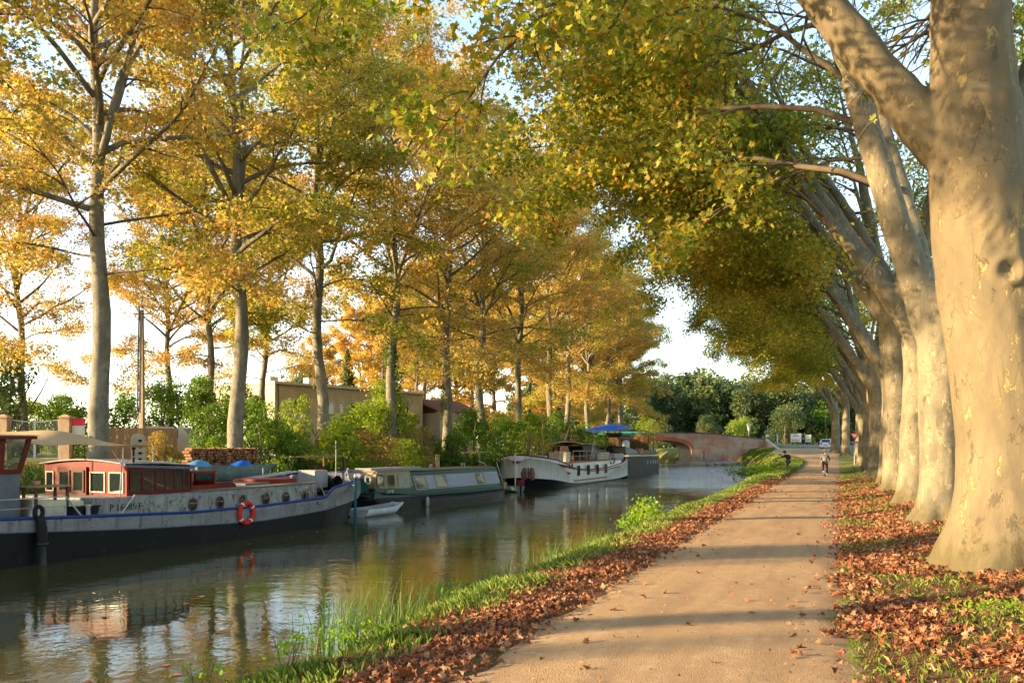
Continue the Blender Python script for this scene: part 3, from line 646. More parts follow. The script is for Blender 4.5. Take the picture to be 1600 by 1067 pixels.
def win(par, plane, a0, a1, z0, z1, pos, fmat, gmat, fr=.05, name='window', dep=.03, panes=1, sgn=-1):
    """framed pane on a wall; plane 'y': wall facing -y at y=pos (a = x); plane 'x': wall facing -x at x=pos (a = y)"""
    f = MB(); g = MB()
    def bx(mb, b0, b1, c0, c1, d0, d1):
        lo, hi = sorted((pos + sgn * d0, pos + sgn * d1))
        (mb.box(b0, b1, lo, hi, c0, c1) if plane == 'y' else mb.box(lo, hi, b0, b1, c0, c1))
    bx(f, a0, a1, z0, z0 + fr, .002, dep); bx(f, a0, a1, z1 - fr, z1, .002, dep)
    bx(f, a0, a0 + fr, z0 + fr, z1 - fr, .002, dep); bx(f, a1 - fr, a1, z0 + fr, z1 - fr, .002, dep)
    for k in range(1, panes):
        a = a0 + (a1 - a0) * k / panes; bx(f, a - fr / 2, a + fr / 2, z0 + fr, z1 - fr, .002, dep)
    w_ = f.build(name, fmat, par)
    bx(g, a0 + fr, a1 - fr, z0 + fr, z1 - fr, .003, dep * .5); g.build('pane', gmat, w_)
    return w_
def oval(mb, cx, cz, rx, rz_, y, dep, n=18, plane='y'):
    return mb.prism([(cx + rx * math.cos(2 * PI * k / n), cz + rz_ * math.sin(2 * PI * k / n)) for k in range(n)], y - dep, y, 'y')
def ring(mb, c, r, tr, axis='y', n=20, m=8, a0=0, a1=2 * PI, ext=(1, 1)):
    full = abs(a1 - a0 - 2 * PI) < 1e-6; pts = []
    for k in range(n + 1):
        w = a0 + (a1 - a0) * k / n
        p = (math.cos(w) * r * ext[0], math.sin(w) * r * ext[1]); pts.append((c[0] + p[0], c[1], c[2] + p[1]) if axis == 'y' else (c[0], c[1] + p[0], c[2] + p[1]) if axis == 'x' else (c[0] + p[0], c[1] + p[1], c[2]))
    return mb.tube(pts, tr, m, not full)
def potplant(mb_pot, pos, h, r): mb_pot.lathe([(r * .7, 0), (r, h), (r * .92, h), (r * .85, h * .9), (0, h * .9)], pos, 12)
def tuft(n, w, h, rg, base=0.0): return rg.normal(size=(n, 3)) * np.array([w, w, h * .3]) + np.array([0, 0, base + h * .55])
def S_(a, b, n): return [a + (b - a) * k / (n - 1) for k in range(n)]

# ================================================================== old black and grey barge
B1 = empty('barge', (-18.6, 15.65, WL), R(83), 'long old barge with black hull, worn grey upper strake and red deckhouse on the left', 'barge')
c = 2.6
st = [(-16, 1.2, .9, 1.7), (-14, 2.3, 2.1, 1.5), (-12, 2.6, 2.55, 1.35), (-2, 2.6, 2.55, 1.22), (0, 2.6, 2.55, 1.2), (2, 2.6, 2.55, 1.12), (6, 2.6, 2.55, .98), (9, 2.6, 2.55, 1.0), (12.1, 2.58, 2.45, 1.10), (12.16, 2.58, 2.45, 1.12), (12.6, 2.55, 2.4, 1.42),
      (13.6, 2.42, 2.1, 1.55), (14.8, 2.05, 1.45, 1.66), (15.7, 1.5, .8, 1.75), (16.3, .9, .3, 1.81), (16.62, .4, .05, 1.86), (16.75, .02, .0, 1.88)]
S = [-16, -15, -14, -12, -8, -4, 0, 2, 4, 6, 7.5, 9, 10.5, 12.1, 12.16, 12.35, 12.6, 13.1, 13.6, 14.2, 14.8, 15.25, 15.7, 16.0, 16.3, 16.5, 16.62, 16.75]
zg = lambda s: float(np.interp(s, [-16, 0, 3.7, 8.6, 11.8, 14.9, 16.75], [1.0, .86, .64, .48, .60, .92, 1.2]))
zr = lambda s: interp(st, 3, s)
shell(st, S, lambda s: -.5, zg, c, nz_=4).build('hull', M['black_hull'], B1)
shell(st, S, zg, zr, c, thick=.05).build('upper_strake', M['grey_strake'], B1)
rb = MB()
for sd_ in (-1, 1): rb.tube([(a, b + sd_ * .02, z_ - .02) for a, b, z_ in rail_line(st, S, c, .04, 0, sd_)], .04, 8)
rb.build('rubbing_rail', M['blue'], B1)
rb = MB(); rb.tube([(s, c - hull_ring(st, s, zg(s) / zr(s), c) - .015, zg(s)) for s in S], .022, 6); rb.build('chine_bead', M['mid_grey'], B1)
deck_mesh(st, [s for s in S if s <= 16.3], lambda s: float(np.interp(s, [-16, 0, 4, 9, 12, 16.6], [1.0, .98, .85, .80, .82, .95])), c).build('deck', M['deck'], B1)
# cargo trunk with portholes
tr = MB().hexa([(3.42, .6, .78), (12.45, .6, .78), (12.45, 4.6, .78), (3.42, 4.6, .78), (3.42, .6, 1.47), (12.45, .72, 1.55), (12.45, 4.5, 1.55), (3.42, 4.6, 1.47)])
trunk_ = tr.build('hold_side', M['worn_white'], B1, bevel=.02)
MB().hexa([(6.75, .56, 1.505), (12.5, .66, 1.57), (12.5, 4.55, 1.57), (6.75, 4.65, 1.505), (6.75, .56, 1.54), (12.5, .66, 1.61), (12.5, 4.55, 1.61), (6.75, 4.65, 1.54)]).build('hold_top', M['deck'], B1, bevel=.01)
for s in (6.55, 7.65, 8.68, 9.72, 10.72, 11.72):
    p = MB(); ring(p, (s, .585, 1.13), .17, .028, 'y', 18, 6, ext=(.8, 1.05)); q = p.build('porthole', M['wood_dark'], B1)
    oval(MB(), s, 1.13, .14, .18, .598, .012).build('pane', M['glass_dark'], q)
tx = text_mesh('registration_number', 'P 16485 F', .27, M['black'], B1, (3.58, .594, 1.12), (R(90), 0, 0), .003)
# red deckhouse with glazed side
H0, H1, T0_, T1_ = 4.4, 6.72, .9, 4.45
dh = MB(); n = 12
arch = [(T0_, 1.46)] + [(T0_ + (T1_ - T0_) * k / n, 2.36 + .11 * math.sin(PI * k / n)) for k in range(n + 1)] + [(T1_, 1.46)]
dh.prism(arch, H0, H0 + .07, 'x'); body = dh.build('deckhouse', M['red'], B1)
MB().prism([(a, z_ - .03 * 1) for a, z_ in arch], H1 - .06, H1, 'x').build('front_wall', M['red_dark'], body)
MB().box(H0 + .07, H1 - .06, T1_ - .06, T1_, 1.46, 2.3).build('port_wall', M['red_dark'], body)
MB().box(H0 + .07, H1 - .06, T0_, T0_ + .05, 1.46, 1.6).box(H0 + .07, H1 - .06, T0_, T0_ + .05, 2.2, 2.31).build('side_wall', M['red_dark'], body)
MB().box(H0 + .08, H1 - .07, T0_ + .06, T1_ - .07, 1.44, 1.475).build('cabin_floor', M['wood_dark'], body)
rows = []
for s, dz in ((H0 - .12, 0), (H0 + 1.2, -.02), (H1 + .15, -.10)):
    rows.append([(s, T0_ - .08 + (T1_ - T0_ + .16) * k / n, 2.375 + dz + .12 * math.sin(PI * k / n)) for k in range(n + 1)])
top = [[(x, y, z_ + .035) for x, y, z_ in r_] for r_ in rows[::-1]]
MB().grid(rows + top + [rows[0]], False).build('roof', M['roof_grey'], B1)
MB().hexa([(H0 - .1, T0_ - .065, 2.30), (H1 + .13, T0_ - .065, 2.20), (H1 + .13, T0_ - .04, 2.20), (H0 - .1, T0_ - .04, 2.30), (H0 - .1, T0_ - .065, 2.375), (H1 + .13, T0_ - .065, 2.275), (H1 + .13, T0_ - .04, 2.275), (H0 - .1, T0_ - .04, 2.375)]).build('roof_fascia', M['mid_grey'], B1)
xs = [4.5, 4.95, 5.42, 5.78, 6.12, 6.46]
for a, b in zip(xs, xs[1:] + [6.66]): win(B1, 'y', a, b, 1.58, 2.22, T0_ + .02, M['red_dark'], M['glass_clear'], .03, dep=.035)
for a, b in ((1.02, 1.62), (1.78, 2.42), (4.02, 4.38)): win(B1, 'x', a, b, 1.56, 2.16, H0, M['cream'], M['glass_dark'], .035)
dr = MB().box(H0 - .06, H0 - .012, 2.52, 3.80, 1.44, 2.30).build('door', M['red_dark'], B1, bevel=.01)
for a, b in ((2.60, 3.10), (3.22, 3.72)): win(dr, 'x', a, b, 1.55, 2.2, H0 - .06, M['wood_dark'], M['glass_dark'], .06, name='door_pane')
cn = MB().tube([(H0 - .10, 2.3, 2.12), (H0 - .14, 2.3, 2.3)], .01, 5); 
# small forward companionway, red with open glazed frame
cw = MB()
for x, y in ((7.0, 1.15), (7.0, 2.0), (7.95, 1.15), (7.95, 2.0)): cw.box(x - .035, x + .035, y - .035, y + .035, 1.54, 2.05)
cw.box(6.96, 7.99, 1.11, 2.04, 2.05, 2.12); cw.box(7.04, 7.91, 1.12, 1.16, 1.54, 1.68); cw.box(7.04, 7.91, 1.99, 2.03, 1.54, 1.68); cw.box(7.93, 7.97, 1.2, 1.96, 1.54, 1.8)
cwo = cw.build('companionway', M['red'], B1, bevel=.006)
MB().box(7.04, 7.91, 1.985, 1.995, 1.68, 2.05).box(7.945, 7.955, 1.2, 1.96, 1.8, 2.05).build('pane', M['glass_clear'], cwo)
hb = MB().prism([(8.0, 1.54), (8.95, 1.54), (8.92, 1.66), (8.7, 1.73), (8.2, 1.73), (8.0, 1.66)], 1.15, 2.1, 'y').build('hatch', M['red_dark'], B1, bevel=.02)
MB().box(10.75, 12.15, 1.35, 3.0, 1.58, 1.74).build('hatch', M['red'], B1, bevel=.015); MB().box(9.5, 10.7, 1.3, 2.8, 1.58, 1.64).build('hatch_cover', M['mid_grey'], B1, bevel=.01)
mp = MB(); mp.lathe([(.0, 0), (.09, 0), (.09, .16), (.13, .18), (.12, .24), (0, .26)], (12.25, 1.6, 1.6), 12); mp.build('vent_pipe', M['mid_grey'], B1)
# wheelhouse, mostly out of the picture
wl = MB(); wl.box(-2.2, 1.48, 1.3, 4.0, .95, 2.2); wh = wl.build('wheelhouse', M['mid_grey'], B1, bevel=.02)
fr = MB()
def post(a, b, y0, y1, w=.06): fr.hexa([(a - w, y0, 2.2), (a + w, y0, 2.2), (a + w, y1, 2.2), (a - w, y1, 2.2), (b - w, y0, 3.08), (b + w, y0, 3.08), (b + w, y1, 3.08), (b - w, y1, 3.08)])
for a, b in ((1.44, 1.72), (.95, 1.02), (-.6, -.6), (-2.1, -2.1)):
    for y in (1.28, 3.94): post(a, b, y, y + .07)
fr.box(-2.2, 1.5, 1.27, 1.35, 2.2, 2.32); fr.box(-2.2, 1.5, 3.95, 4.03, 2.2, 2.32); fr.box(1.45, 1.53, 1.35, 3.95, 2.2, 2.32)
fr.build('window_frame', M['red_dark'], wh)
MB().hexa([(1.02, 1.31, 2.3), (1.42, 1.31, 2.3), (1.42, 1.33, 2.3), (1.02, 1.33, 2.3), (1.08, 1.31, 3.08), (1.66, 1.31, 3.08), (1.66, 1.33, 3.08), (1.08, 1.33, 3.08)]).box(-.5, .92, 1.31, 1.33, 2.3, 3.08).build('pane', M['glass_clear'], wh)
MB().box(-2.4, 1.84, 1.12, 4.18, 3.08, 3.16).build('roof', M['red_dark'], wh, bevel=.015); MB().box(-2.42, 1.86, 1.1, 4.2, 3.162, 3.19).build('roof_sheet', M['canvas'], wh)
# low aft trunk, railings
MB().hexa([(1.7, 1.2, .96), (3.35, 1.2, .96), (3.35, 3.9, .96), (1.7, 3.9, .96), (1.85, 1.25, 1.5), (3.3, 1.25, 1.42), (3.3, 3.85, 1.42), (1.85, 3.85, 1.5)]).build('aft_trunk', M['cream'], B1, bevel=.03)
def railing(par, pts, zs_, posts, mat, r=.016, name='railing'):
    mb = MB()
    for f in zs_: mb.tube([(x, y, z0 + (z1 - z0) * f) for x, y, z0, z1 in pts], r if f == 1 else r * .6, 6)
    for k in posts: x, y, z0, z1 = pts[k]; mb.tube([(x, y, z0), (x, y, z1)], r, 6)
    return mb.build(name, mat, par)
pts = [(s, .1, interp(st, 3, s), float(np.interp(s, [4, 6, 9, 12], [1.56, 1.43, 1.42, 1.56]))) for s in (4.0, 5.3, 6.3, 7.6, 8.9, 10.2, 11.2, 11.9)]
railing(B1, pts, (1, .5), (0, 2, 4, 6), M['mid_rail'], .012)
MB().tube([(3.57, .1, 1.08), (4.0, .1, 1.56)], .022, 6).tube([(11.9, .1, 1.56), (12.2, .1, 1.1)], .016, 6).build('railing_end', M['rail_white'], B1)
pts = [(s, .12, 1.1, 1.62) for s in (-3, -1.6, -.2, 1.0, 1.9)]
railing(B1, pts, (1, .55), range(5), M['rail_white']); MB().tube([(1.9, .12, 1.62), (2.35, .12, 1.1)], .02, 6).build('railing_end', M['rail_white'], B1)
# foredeck
bl = MB()
for s, t in ((13.0, .75), (13.35, .75)): bl.lathe([(.10, 0), (.09, .3), (.13, .32), (.13, .36), (0, .38)], (s, t, .9), 12)
bl.build('bollard', M['mid_grey'], B1)
wb_ = MB().box(14.7, 15.5, 2.6, 3.5, 1.25, 1.95).build('windlass_box', M['pale_grey'], B1, bevel=.03)
wl2 = MB(); wl2.lathe([(.30, 0), (.32, .05), (.2, .1), (.2, .5), (.32, .55), (.30, .6)], (15.75, 2.3, 1.4), 18, 'y'); wl2.box(15.4, 16.1, 2.2, 3.1, .93, 1.15); wl2.build('windlass', M['black'], B1)
MB().tube([(16.7, 2.6, 1.7), (16.82, 2.6, 1.98)], [.07, .05], 8).build('stem_head', M['pale_grey'], B1)
pl = MB()
for k, y in enumerate((2.0, 2.25, 2.5)): pl.tube([(11.2, y + 1, 1.66), (13.6, y + .4, 1.95)], .03, 5)
pl.tube([(12.2, 3.0, 1.6), (12.2, 3.0, 2.1)], .02, 5); pl.build('boathook', M['rail_white'], B1)
fl = MB().tube([(16.5, 3.0, 1.5), (16.5, 3.0, 3.15)], .018, 6); fo = fl.build('flagpole', M['rail_white'], B1)
MB().grid([[(16.5 - .02 * k, 3.0 + .02 * math.sin(k * 1.5), 3.12 - .09 * k - dz * (1 - .15 * k)) for k in range(5)] for dz in (0, .3)]).build('pennant', M['white'], fo)
mk = MB().tube([(4.05, .75, 1.46), (4.12, .75, 2.5)], .02, 6).tube([(4.1, .75, 2.4), (3.9, .9, 2.8)], .012, 5).tube([(4.12, .75, 2.38), (4.5, .7, 2.62), (4.8, .7, 2.6)], .014, 5)
mk.build('mast', M['rail_white'], B1)
MB().tube([(4.72, 1.0, 2.35), (4.72, 1.0, 2.8)], .03, 8).lathe([(.06, 2.8), (.06, 2.86), (0, 2.88)], (4.72, 1.0, 0), 10).build('stove_pipe', M['black'], B1)
# things lying on or hanging from the barge
def pos1(s, t, z): 
    v = Vector((s, t, z)); v.rotate(Matrix.Rotation(R(83), 3, 'Z')); return Vector((-18.6, 15.65, WL)) + v
lb = empty('lifebuoy', pos1(8.12, -.06, .80), R(83), 'red ring lifebuoy with pale bands hanging on the side of the old barge', 'lifebuoy')
mb = MB(); ring(mb, (0, 0, 0), .30, .075, 'y', 28, 12, ext=(1, 1.05)); mb.build('ring', M['ring_red'], lb)
mb = MB()
for a in (.2, .7, 1.2, 1.7): ring(mb, (0, 0, 0), .30, .079, 'y', 2, 12, a * PI - .09, a * PI + .09, ext=(1, 1.05))
mb.build('band', M['ring_band'], lb); MB().tube([(0, .0, .36), (0, .03, .5), (0, .08, .66)], .008, 5).build('rope', M['rail_white'], lb)
fd = empty('fender', pos1(1.02, -.12, .0), R(83), 'black rubber fender hanging on the grey strake near the stern of the old barge', 'fender')
mb = MB(); ring(mb, (0, .05, 1.28), .11, .055, 'y', 16, 8, ext=(1, 1.3)); mb.tube([(0, 0, 1.2), (.02, -.03, .9), (.03, -.05, .45)], [.10, .13, .12], 12); mb.build('rubber_body', M['black'], fd)
MB().tube([(.03, -.05, .55), (.05, -.03, -.6)], .09, 10).build('post', M['tar_hull'], fd); mb = MB(); ring(mb, (.035, -.045, .52), .125, .018, 'z', 14, 6); mb.build('rope', M['teal'], fd)
mp_ = empty('mooring_post', pos1(13.0, -.62, 0), R(83), 'slender dark teal mooring post in the water by the bow of the old barge', 'mooring post')
MB().tube([(0, 0, -.7), (0, 0, 1.78)], .05, 10).build('post', M['teal'], mp_); MB().lathe([(.055, 1.78), (.06, 1.84), (.03, 1.9), (0, 1.9)], (0, 0, 0), 10).build('cap', M['ring_band'], mp_)
tb_ = empty('deck_table', pos1(2.0, 1.05, .98), R(83), 'small wooden table standing on the aft deck of the old barge', 'table')
MB().box(-.5, .55, -.3, .35, .86, .90).build('tabletop', M['wood'], tb_, bevel=.006)
for x in (-.42, .47):
    for y in (-.22, .27): MB().box(x - .03, x + .03, y - .03, y + .03, 0, .86).build('leg', M['wood_dark'], tb_)
bp_ = MB().lathe([(.0, .9), (.08, .9), (.1, 1.02), (.08, 1.03), (0, 1.0)], (-.25, 0, 0), 10); tag(bp_.build('bowl', M['terracotta'], None, tuple(pos1(2.0, 1.05, .98)), R(83)), 'small bowl of kindling on the wooden deck table', 'bowl')
for k, (s, lab_) in enumerate(((2.38, 'square black planter on the aft deck, nearer the wooden table'), (2.85, 'square black planter on the aft deck beside the white bollard'))):
    bx_ = MB(); x = 0; bx_.hexa([(-.12, -.12, 0), (.12, -.12, 0), (.12, .12, 0), (-.12, .12, 0), (-.15, -.15, .3), (.15, -.15, .3), (.15, .15, .3), (-.15, .15, .3)]); bx_.box(-.17, .17, -.17, .17, .3, .335)
    tag(bx_.build('planter', M['black'], None, tuple(pos1(s, .42, 1.0)), R(83)), lab_, 'planter', 'black planters on the barge deck')
tag(MB().lathe([(.06, 0), (.055, .3), (.08, .33), (.08, .37), (0, .38)], (0, 0, 0), 12).build('mooring_bollard', M['rail_white'], None, tuple(pos1(2.65, .25, 1.0)), R(83)), 'short white bollard on the barge deck between two black planters', 'bollard')
# canvas awning
aw = empty('awning', pos1(2.2, 2.6, .98), R(83), 'tan canvas sun sail stretched over the aft deck between wheelhouse and deckhouse', 'awning')
rows = []; NU = 14
def lerp3(a, b, f): return [a[i] + (b[i] - a[i]) * f for i in range(3)]
cA, cB, cC, cD = (-1.0, -1.2, 1.98), (3.55, -1.2, 1.93), (4.3, 1.0, 1.86), (0.2, 2.2, 2.42)
for i in range(NU + 1):
    u = i / NU; a = lerp3(cA, cB, u); b = lerp3(cD, cC, u); row = []
    for j in range(NU + 1):
        v = j / NU; p = lerp3(a, b, v); sagg = math.sin(PI * u) * math.sin(PI * v)
        pull = .28 * (math.sin(PI * v) * abs(u - .5) * 2 + 0); p[0] += (pull if u < .5 else -pull) * math.sin(PI * v); p[1] += (.28 if v < .5 else -.28) * math.sin(PI * u) * abs(v - .5) * 2
        p[2] += .30 * sagg * math.sin(PI * (u + .1)) + .02 * math.sin(u * 16 + v * 5) * (1 - v * .3); row.append(tuple(p))
    rows.append(row)
MB().grid(rows + [[(x, y, z_ - .006) for x, y, z_ in r_] for r_ in rows[::-1]]).build('cloth', M['canvas'], aw)
for k, (a, b) in enumerate((((-1.0, -1.2, 0), cA), ((3.55, -1.2, .5), cB), ((.2, 2.2, 0), cD), ((4.3, 1.0, .5), cC))): MB().tube([a, b], .02, 6).build('pole', M['steel'], aw)
MB().tube([cA, (-1.6, -1.2, .3)], .006, 4).tube([cB, (4.6, -1.2, 1.3)], .006, 4).build('guy_rope', M['rail_white'], aw)
# tender lying alongside the barge's far side, tarpaulins
def small_boat(name, L_, W_, h, loc, rz, label, cat, mat, inner, group=None, square=True, sheer=.12):
    e = empty(name, loc, rz, label, cat, group); rows = []; nS = 14
    for i in range(nS + 1):
        f = i / nS; x = L_ * (f - .5); b = (1 - max(0, (f - .55) / .45) ** 2.2) * W_ / 2 * (.88 + .12 * min(1, f * 4)); b = max(b, .02 if not square else W_ * .22); zt = h + sheer * max(0, f - .4) ** 2 * 3; zb = .12 * h + .75 * h * max(0, (f - .75) / .25) ** 2 * 1.0
        rows.append([(x, -b, zt), (x, -b * 1.02, zt - .04), (x, -b * .86, zb + (zt - zb) * .35), (x, -b * .5, zb), (x, 0, zb - .03), (x, b * .5, zb), (x, b * .86, zb + (zt - zb) * .35), (x, b * 1.02, zt - .04), (x, b, zt)])
    mb = MB().grid(rows); mb.grid([rows[0][:5], rows[0][8:3:-1]], False); mb.grid([rows[-1][:5], rows[-1][8:3:-1]], False); mb.build('hull', mat, e)
    inn = [[(x * .97, y * .93, z_ + (.03 if abs(y) < 1e9 else 0)) for x, y, z_ in r_] for r_ in rows]; MB().grid(inn).build('inside', inner, e)
    g = MB()
    for sd_ in (0, 8): g.tube([r_[sd_] for r_ in rows], .022, 6)
    g.build('gunwale', mat, e)
    for f in (.3, .62):
        x = L_ * (f - .5); MB().box(x - .12, x + .12, -W_ * .43, W_ * .43, h * .68, h * .68 + .03).build('thwart', M['wood'], e)
    return e
small_boat('work_skiff', 4.6, 1.6, .72, pos1(12.4, 4.9, 1.42), R(84), 'weathered grey-green work skiff resting behind the deck hatch of the old barge', 'skiff', M['skiff'], M['mid_grey'], sheer=.02)
def tarp(name, w, d, h, loc, rz, label, mat, seed=0):
    rows = []
    for i in range(9):
        row = []
        for j in range(9):
            u, v = i / 8 - .5, j / 8 - .5; q = math.cos(PI * u * .98) * math.cos(PI * v * .98)
            row.append((u * w, v * d, h * (q ** .5 if q > 0 else 0) * (1 + .25 * math.sin(5 * u + seed) * math.cos(4 * v + seed)) + .02 * math.sin(20 * u + 13 * v)))
        rows.append(row)
    return tag(MB().grid(rows).build(name, mat, None, loc, rz), label, 'tarpaulin')
tarp('tarpaulin', 1.2, .9, .34, tuple(pos1(10.6, 4.7, 2.02)), R(80), 'crumpled pale blue tarpaulin heap behind the red companionway', paint('tarp_light', (.10, .28, .5), .6), 1)
tarp('tarpaulin', .9, .7, .30, tuple(pos1(13.4, 5.2, 2.05)), R(80), 'bright blue tarpaulin bundle lying on the far end of the work skiff', M['blue_tarp'], 2)
tag(MB().lathe([(.10, 0), (.11, .3), (.10, .32), (0, .32)], (0, 0, 0), 14).build('jerry_can', M['plastic_blue'], None, tuple(pos1(13.9, 2.2, .88)), R(83)), 'small blue drum on the foredeck of the old barge', 'drum')

# ================================================================== green narrowboat
NBL = Vector((-18.9, 39, WL)); NBA = R(85)
def posn(s, t, z): v = Vector((s, t, z)); v.rotate(Matrix.Rotation(NBA, 3, 'Z')); return NBL + v
NB = empty('narrowboat', NBL, NBA, 'dark green narrowboat with tan doors and grey shuttered side windows', 'narrowboat')
c = 1.05
st = [(-5.9, .02, .0, .98), (-5.6, .35, .2, .95), (-5.0, .75, .5, .92), (-4.2, .98, .85, .88), (-3.3, 1.05, 1.0, .84), (0, 1.05, 1.03, .55), (5, 1.05, 1.03, .46), (9.3, 1.05, 1.03, .46), (9.9, .85, .75, .48), (10.2, .5, .4, .5)]
S = [-5.9, -5.6, -5.3, -5.0, -4.6, -4.2, -3.7, -3.3, -2, 0, 2.5, 5, 7.5, 9.3, 9.6, 9.9, 10.2]
zr = lambda s: interp(st, 3, s)
shell(st, S, lambda s: -.45, zr, c, nz_=3, thick=.04, closed_stern=10.2).build('hull', M['black_hull'], NB)
mb = MB()
for sd_ in (-1, 1):
    for f in (.98, .62): mb.tube([(s, c + sd_ * (hull_ring(st, s, f, c) + .01), zr(s) * f) for s in S], .022, 6)
mb.build('rubbing_strake', M['tar_hull'], NB)
deck_mesh(st, S, lambda s: zr(s) - .03, c).build('deck', M['tar_hull'], NB)
# cabin sides: upright tumblehome walls, extruded along the boat
def cab(s0, s1, zb, zt, mat, name, in0=.0, in1=.13, rake=.0):
    return MB().hexa([(s0, in0, zb), (s1 + rake, in0, zb), (s1 + rake, 2.1 - in0, zb), (s0, 2.1 - in0, zb), (s0 + rake, in1, zt), (s1, in1, zt), (s1, 2.1 - in1, zt), (s0 + rake, 2.1 - in1, zt)]).build(name, mat, NB, bevel=.015)
cab(-.75, 8.55, .5, 1.68, M['green_nb'], 'cabin', .04, .16, .0)
MB().hexa([(8.55, .05, .45), (9.15, .05, .45), (9.15, 2.05, .45), (8.55, 2.05, .45), (8.55, .16, 1.66), (8.62, .16, 1.66), (8.62, 1.94, 1.66), (8.55, 1.94, 1.66)]).build('aft_bulkhead', M['green_nb'], NB)
fc = cab(-3.75, -.75, .84, 1.74, M['tan'], 'fore_cabin', .08, .14, .25)
MB().hexa([(-4.0, -.01, .60), (-.7, -.01, .52), (-.7, 2.11, .52), (-4.0, 2.11, .60), (-3.8, .05, 1.02), (-.7, .05, .92), (-.7, 2.05, .92), (-3.8, 2.05, 1.02)]).build('side_band', M['green_nb'], NB)
MB().hexa([(-3.55, .10, 1.742), (8.7, .13, 1.682), (8.7, 1.97, 1.682), (-3.55, 2.0, 1.742), (-3.5, .35, 1.82), (8.65, .38, 1.76), (8.65, 1.72, 1.76), (-3.5, 1.75, 1.82)]).build('roof', M['nb_roof'], NB, bevel=.02)
MB().hexa([(-.72, .0, .50), (9.2, .0, .44), (9.2, .05, .44), (-.72, .05, .50), (-.72, .0, .66), (9.1, .0, .6), (9.1, .05, .6), (-.72, .05, .66)]).build('gunwale_band', M['green_nb'], NB)
# side glazing and shutters lie on the leaning wall: build along the wall's slope
def slope(z): return .04 + .12 * (z - .5) / 1.18
def wallpanel(a0, a1, z0, z1, mat, name, par, out=.012, rk=.0):
    o0, o1 = slope(z0), slope(z1)
    return MB().hexa([(a0 + rk, o0 - out, z0), (a1 + rk, o0 - out, z0), (a1 + rk, o0 + .004, z0), (a0 + rk, o0 + .004, z0), (a0, o1 - out, z1), (a1, o1 - out, z1), (a1, o1 + .004, z1), (a0, o1 + .004, z1)]).build(name, mat, par)
wallpanel(-.48, 8.68, .80, 1.47, M['rail_white'], 'window_frame', NB, .01, .25)
for a0, a1 in ((-.42, .62), (1.48, 2.62), (5.9, 6.85)):
    w_ = wallpanel(a0, a1, .83, 1.44, M['wood_dark'], 'window', NB, .016, .25); wallpanel(a0 + .05, a1 - .05, .86, 1.41, M['glass_clear'], 'pane', w_, .022, .25)
for a0, a1 in ((.66, 1.44), (2.66, 5.86), (6.89, 8.62)): wallpanel(a0, a1, .82, 1.45, M['panel_grey'], 'shutter', NB, .024, .25)
def wp2(a0, a1, z0, z1, mat, name, par, out, rr_=.1):
    ol = []; 
    for (cx, cz, s0_) in ((a1 - rr_, z1 - rr_, 0), (a0 + rr_, z1 - rr_, 1), (a0 + .02, z0 + .02, 2), (a1 - .02, z0 + .02, 3)):
        q = rr_ if s0_ < 2 else .02
        for k in range(5): w = PI / 2 * (s0_ + k / 4); ol.append((cx + q * math.cos(w), cz + q * math.sin(w)))
    mb = MB(); n_ = len(ol); 
    def yy(z): return .08 + .06 * (z - .84) / .9
    vs_ = [(x, yy(z) - out, z) for x, z in ol] + [(x, yy(z) + .003, z) for x, z in ol]
    mb.add(vs_, [tuple(range(n_))[::-1], tuple(range(n_, 2 * n_))] + [(k, (k + 1) % n_, n_ + (k + 1) % n_, n_ + k) for k in range(n_)]); return mb.build(name, mat, par)
dd = wp2(-2.92, -1.98, .92, 1.66, M['tan'], 'door', NB, .022, .06); wp2(-2.76, -2.16, 1.0, 1.58, M['glass_dark'], 'door_pane', dd, .03)
ww = wp2(-3.62, -3.05, .95, 1.62, M['black'], 'window', NB, .02); wp2(-3.57, -3.10, 1.0, 1.58, M['glass_dark'], 'pane', ww, .028)
ww = wp2(-1.86, -.84, .93, 1.64, M['tan'], 'window', NB, .02); wp2(-1.79, -.91, .98, 1.60, M['curtain'], 'curtain', ww, .027)
text_mesh('boat_name', 'LUCIE', .22, M['white'], NB, (-2.98, -.012, .755), (R(97), 0, 0), .004)
ch = MB().lathe([(.11, 1.72), (.11, 2.4)], (3.4, 1.0, 0), 14).lathe([(.0, 2.38), (.15, 2.38), (.15, 2.44), (0, 2.47)], (3.4, 1.0, 0), 14).build('chimney', M['tan'], NB)
MB().tube([(-.85, 1.2, 1.8), (-.85, 1.2, 2.95)], .014, 6).tube([(-1.6, 1.2, 2.6), (.1, 1.2, 2.6)], .012, 5).tube([(-1.35, 1.2, 2.6), (-1.35, 1.2, 2.7)], .008, 4).build('aerial', M['black'], NB)
rb = MB().box(-3.3, 1.1, .6, 1.5, 1.80, 1.90); 
rb.build('roof_box', M['pale_grey'], NB, bevel=.015)
mb = MB()
for s in (2.3, 2.45, 5.7, 6.0): mb.lathe([(.03, 1.75), (.03, 1.93), (.06, 1.95), (0, 1.99)], (s, .8, 0), 8)
mb.build('mushroom_vent', M['rail_white'], NB)
MB().tube([(9.7, 1.05, .5), (9.7, 1.05, 1.1), (9.55, 1.05, 1.5), (8.9, 1.05, 1.9), (8.2, 1.05, 2.05)], .03, 8).build('tiller', M['rail_white'], NB)
MB().tube([(9.9, .25, .5), (9.9, .25, 1.9), (9.8, .3, 2.4), (8.4, .5, 2.58), (6.8, .6, 2.52)], .02, 6).tube([(9.9, 1.85, .5), (9.9, 1.85, 1.9), (9.8, 1.8, 2.4), (8.4, 1.6, 2.58), (6.8, 1.5, 2.52)], .02, 6).tube([(6.8, .6, 2.52), (6.8, 1.5, 2.52)], .02, 6).build('canopy_frame', M['tan'], NB)
MB().box(6.9, 8.5, .62, 1.48, 2.57, 2.60).build('canopy', M['wood'], NB)
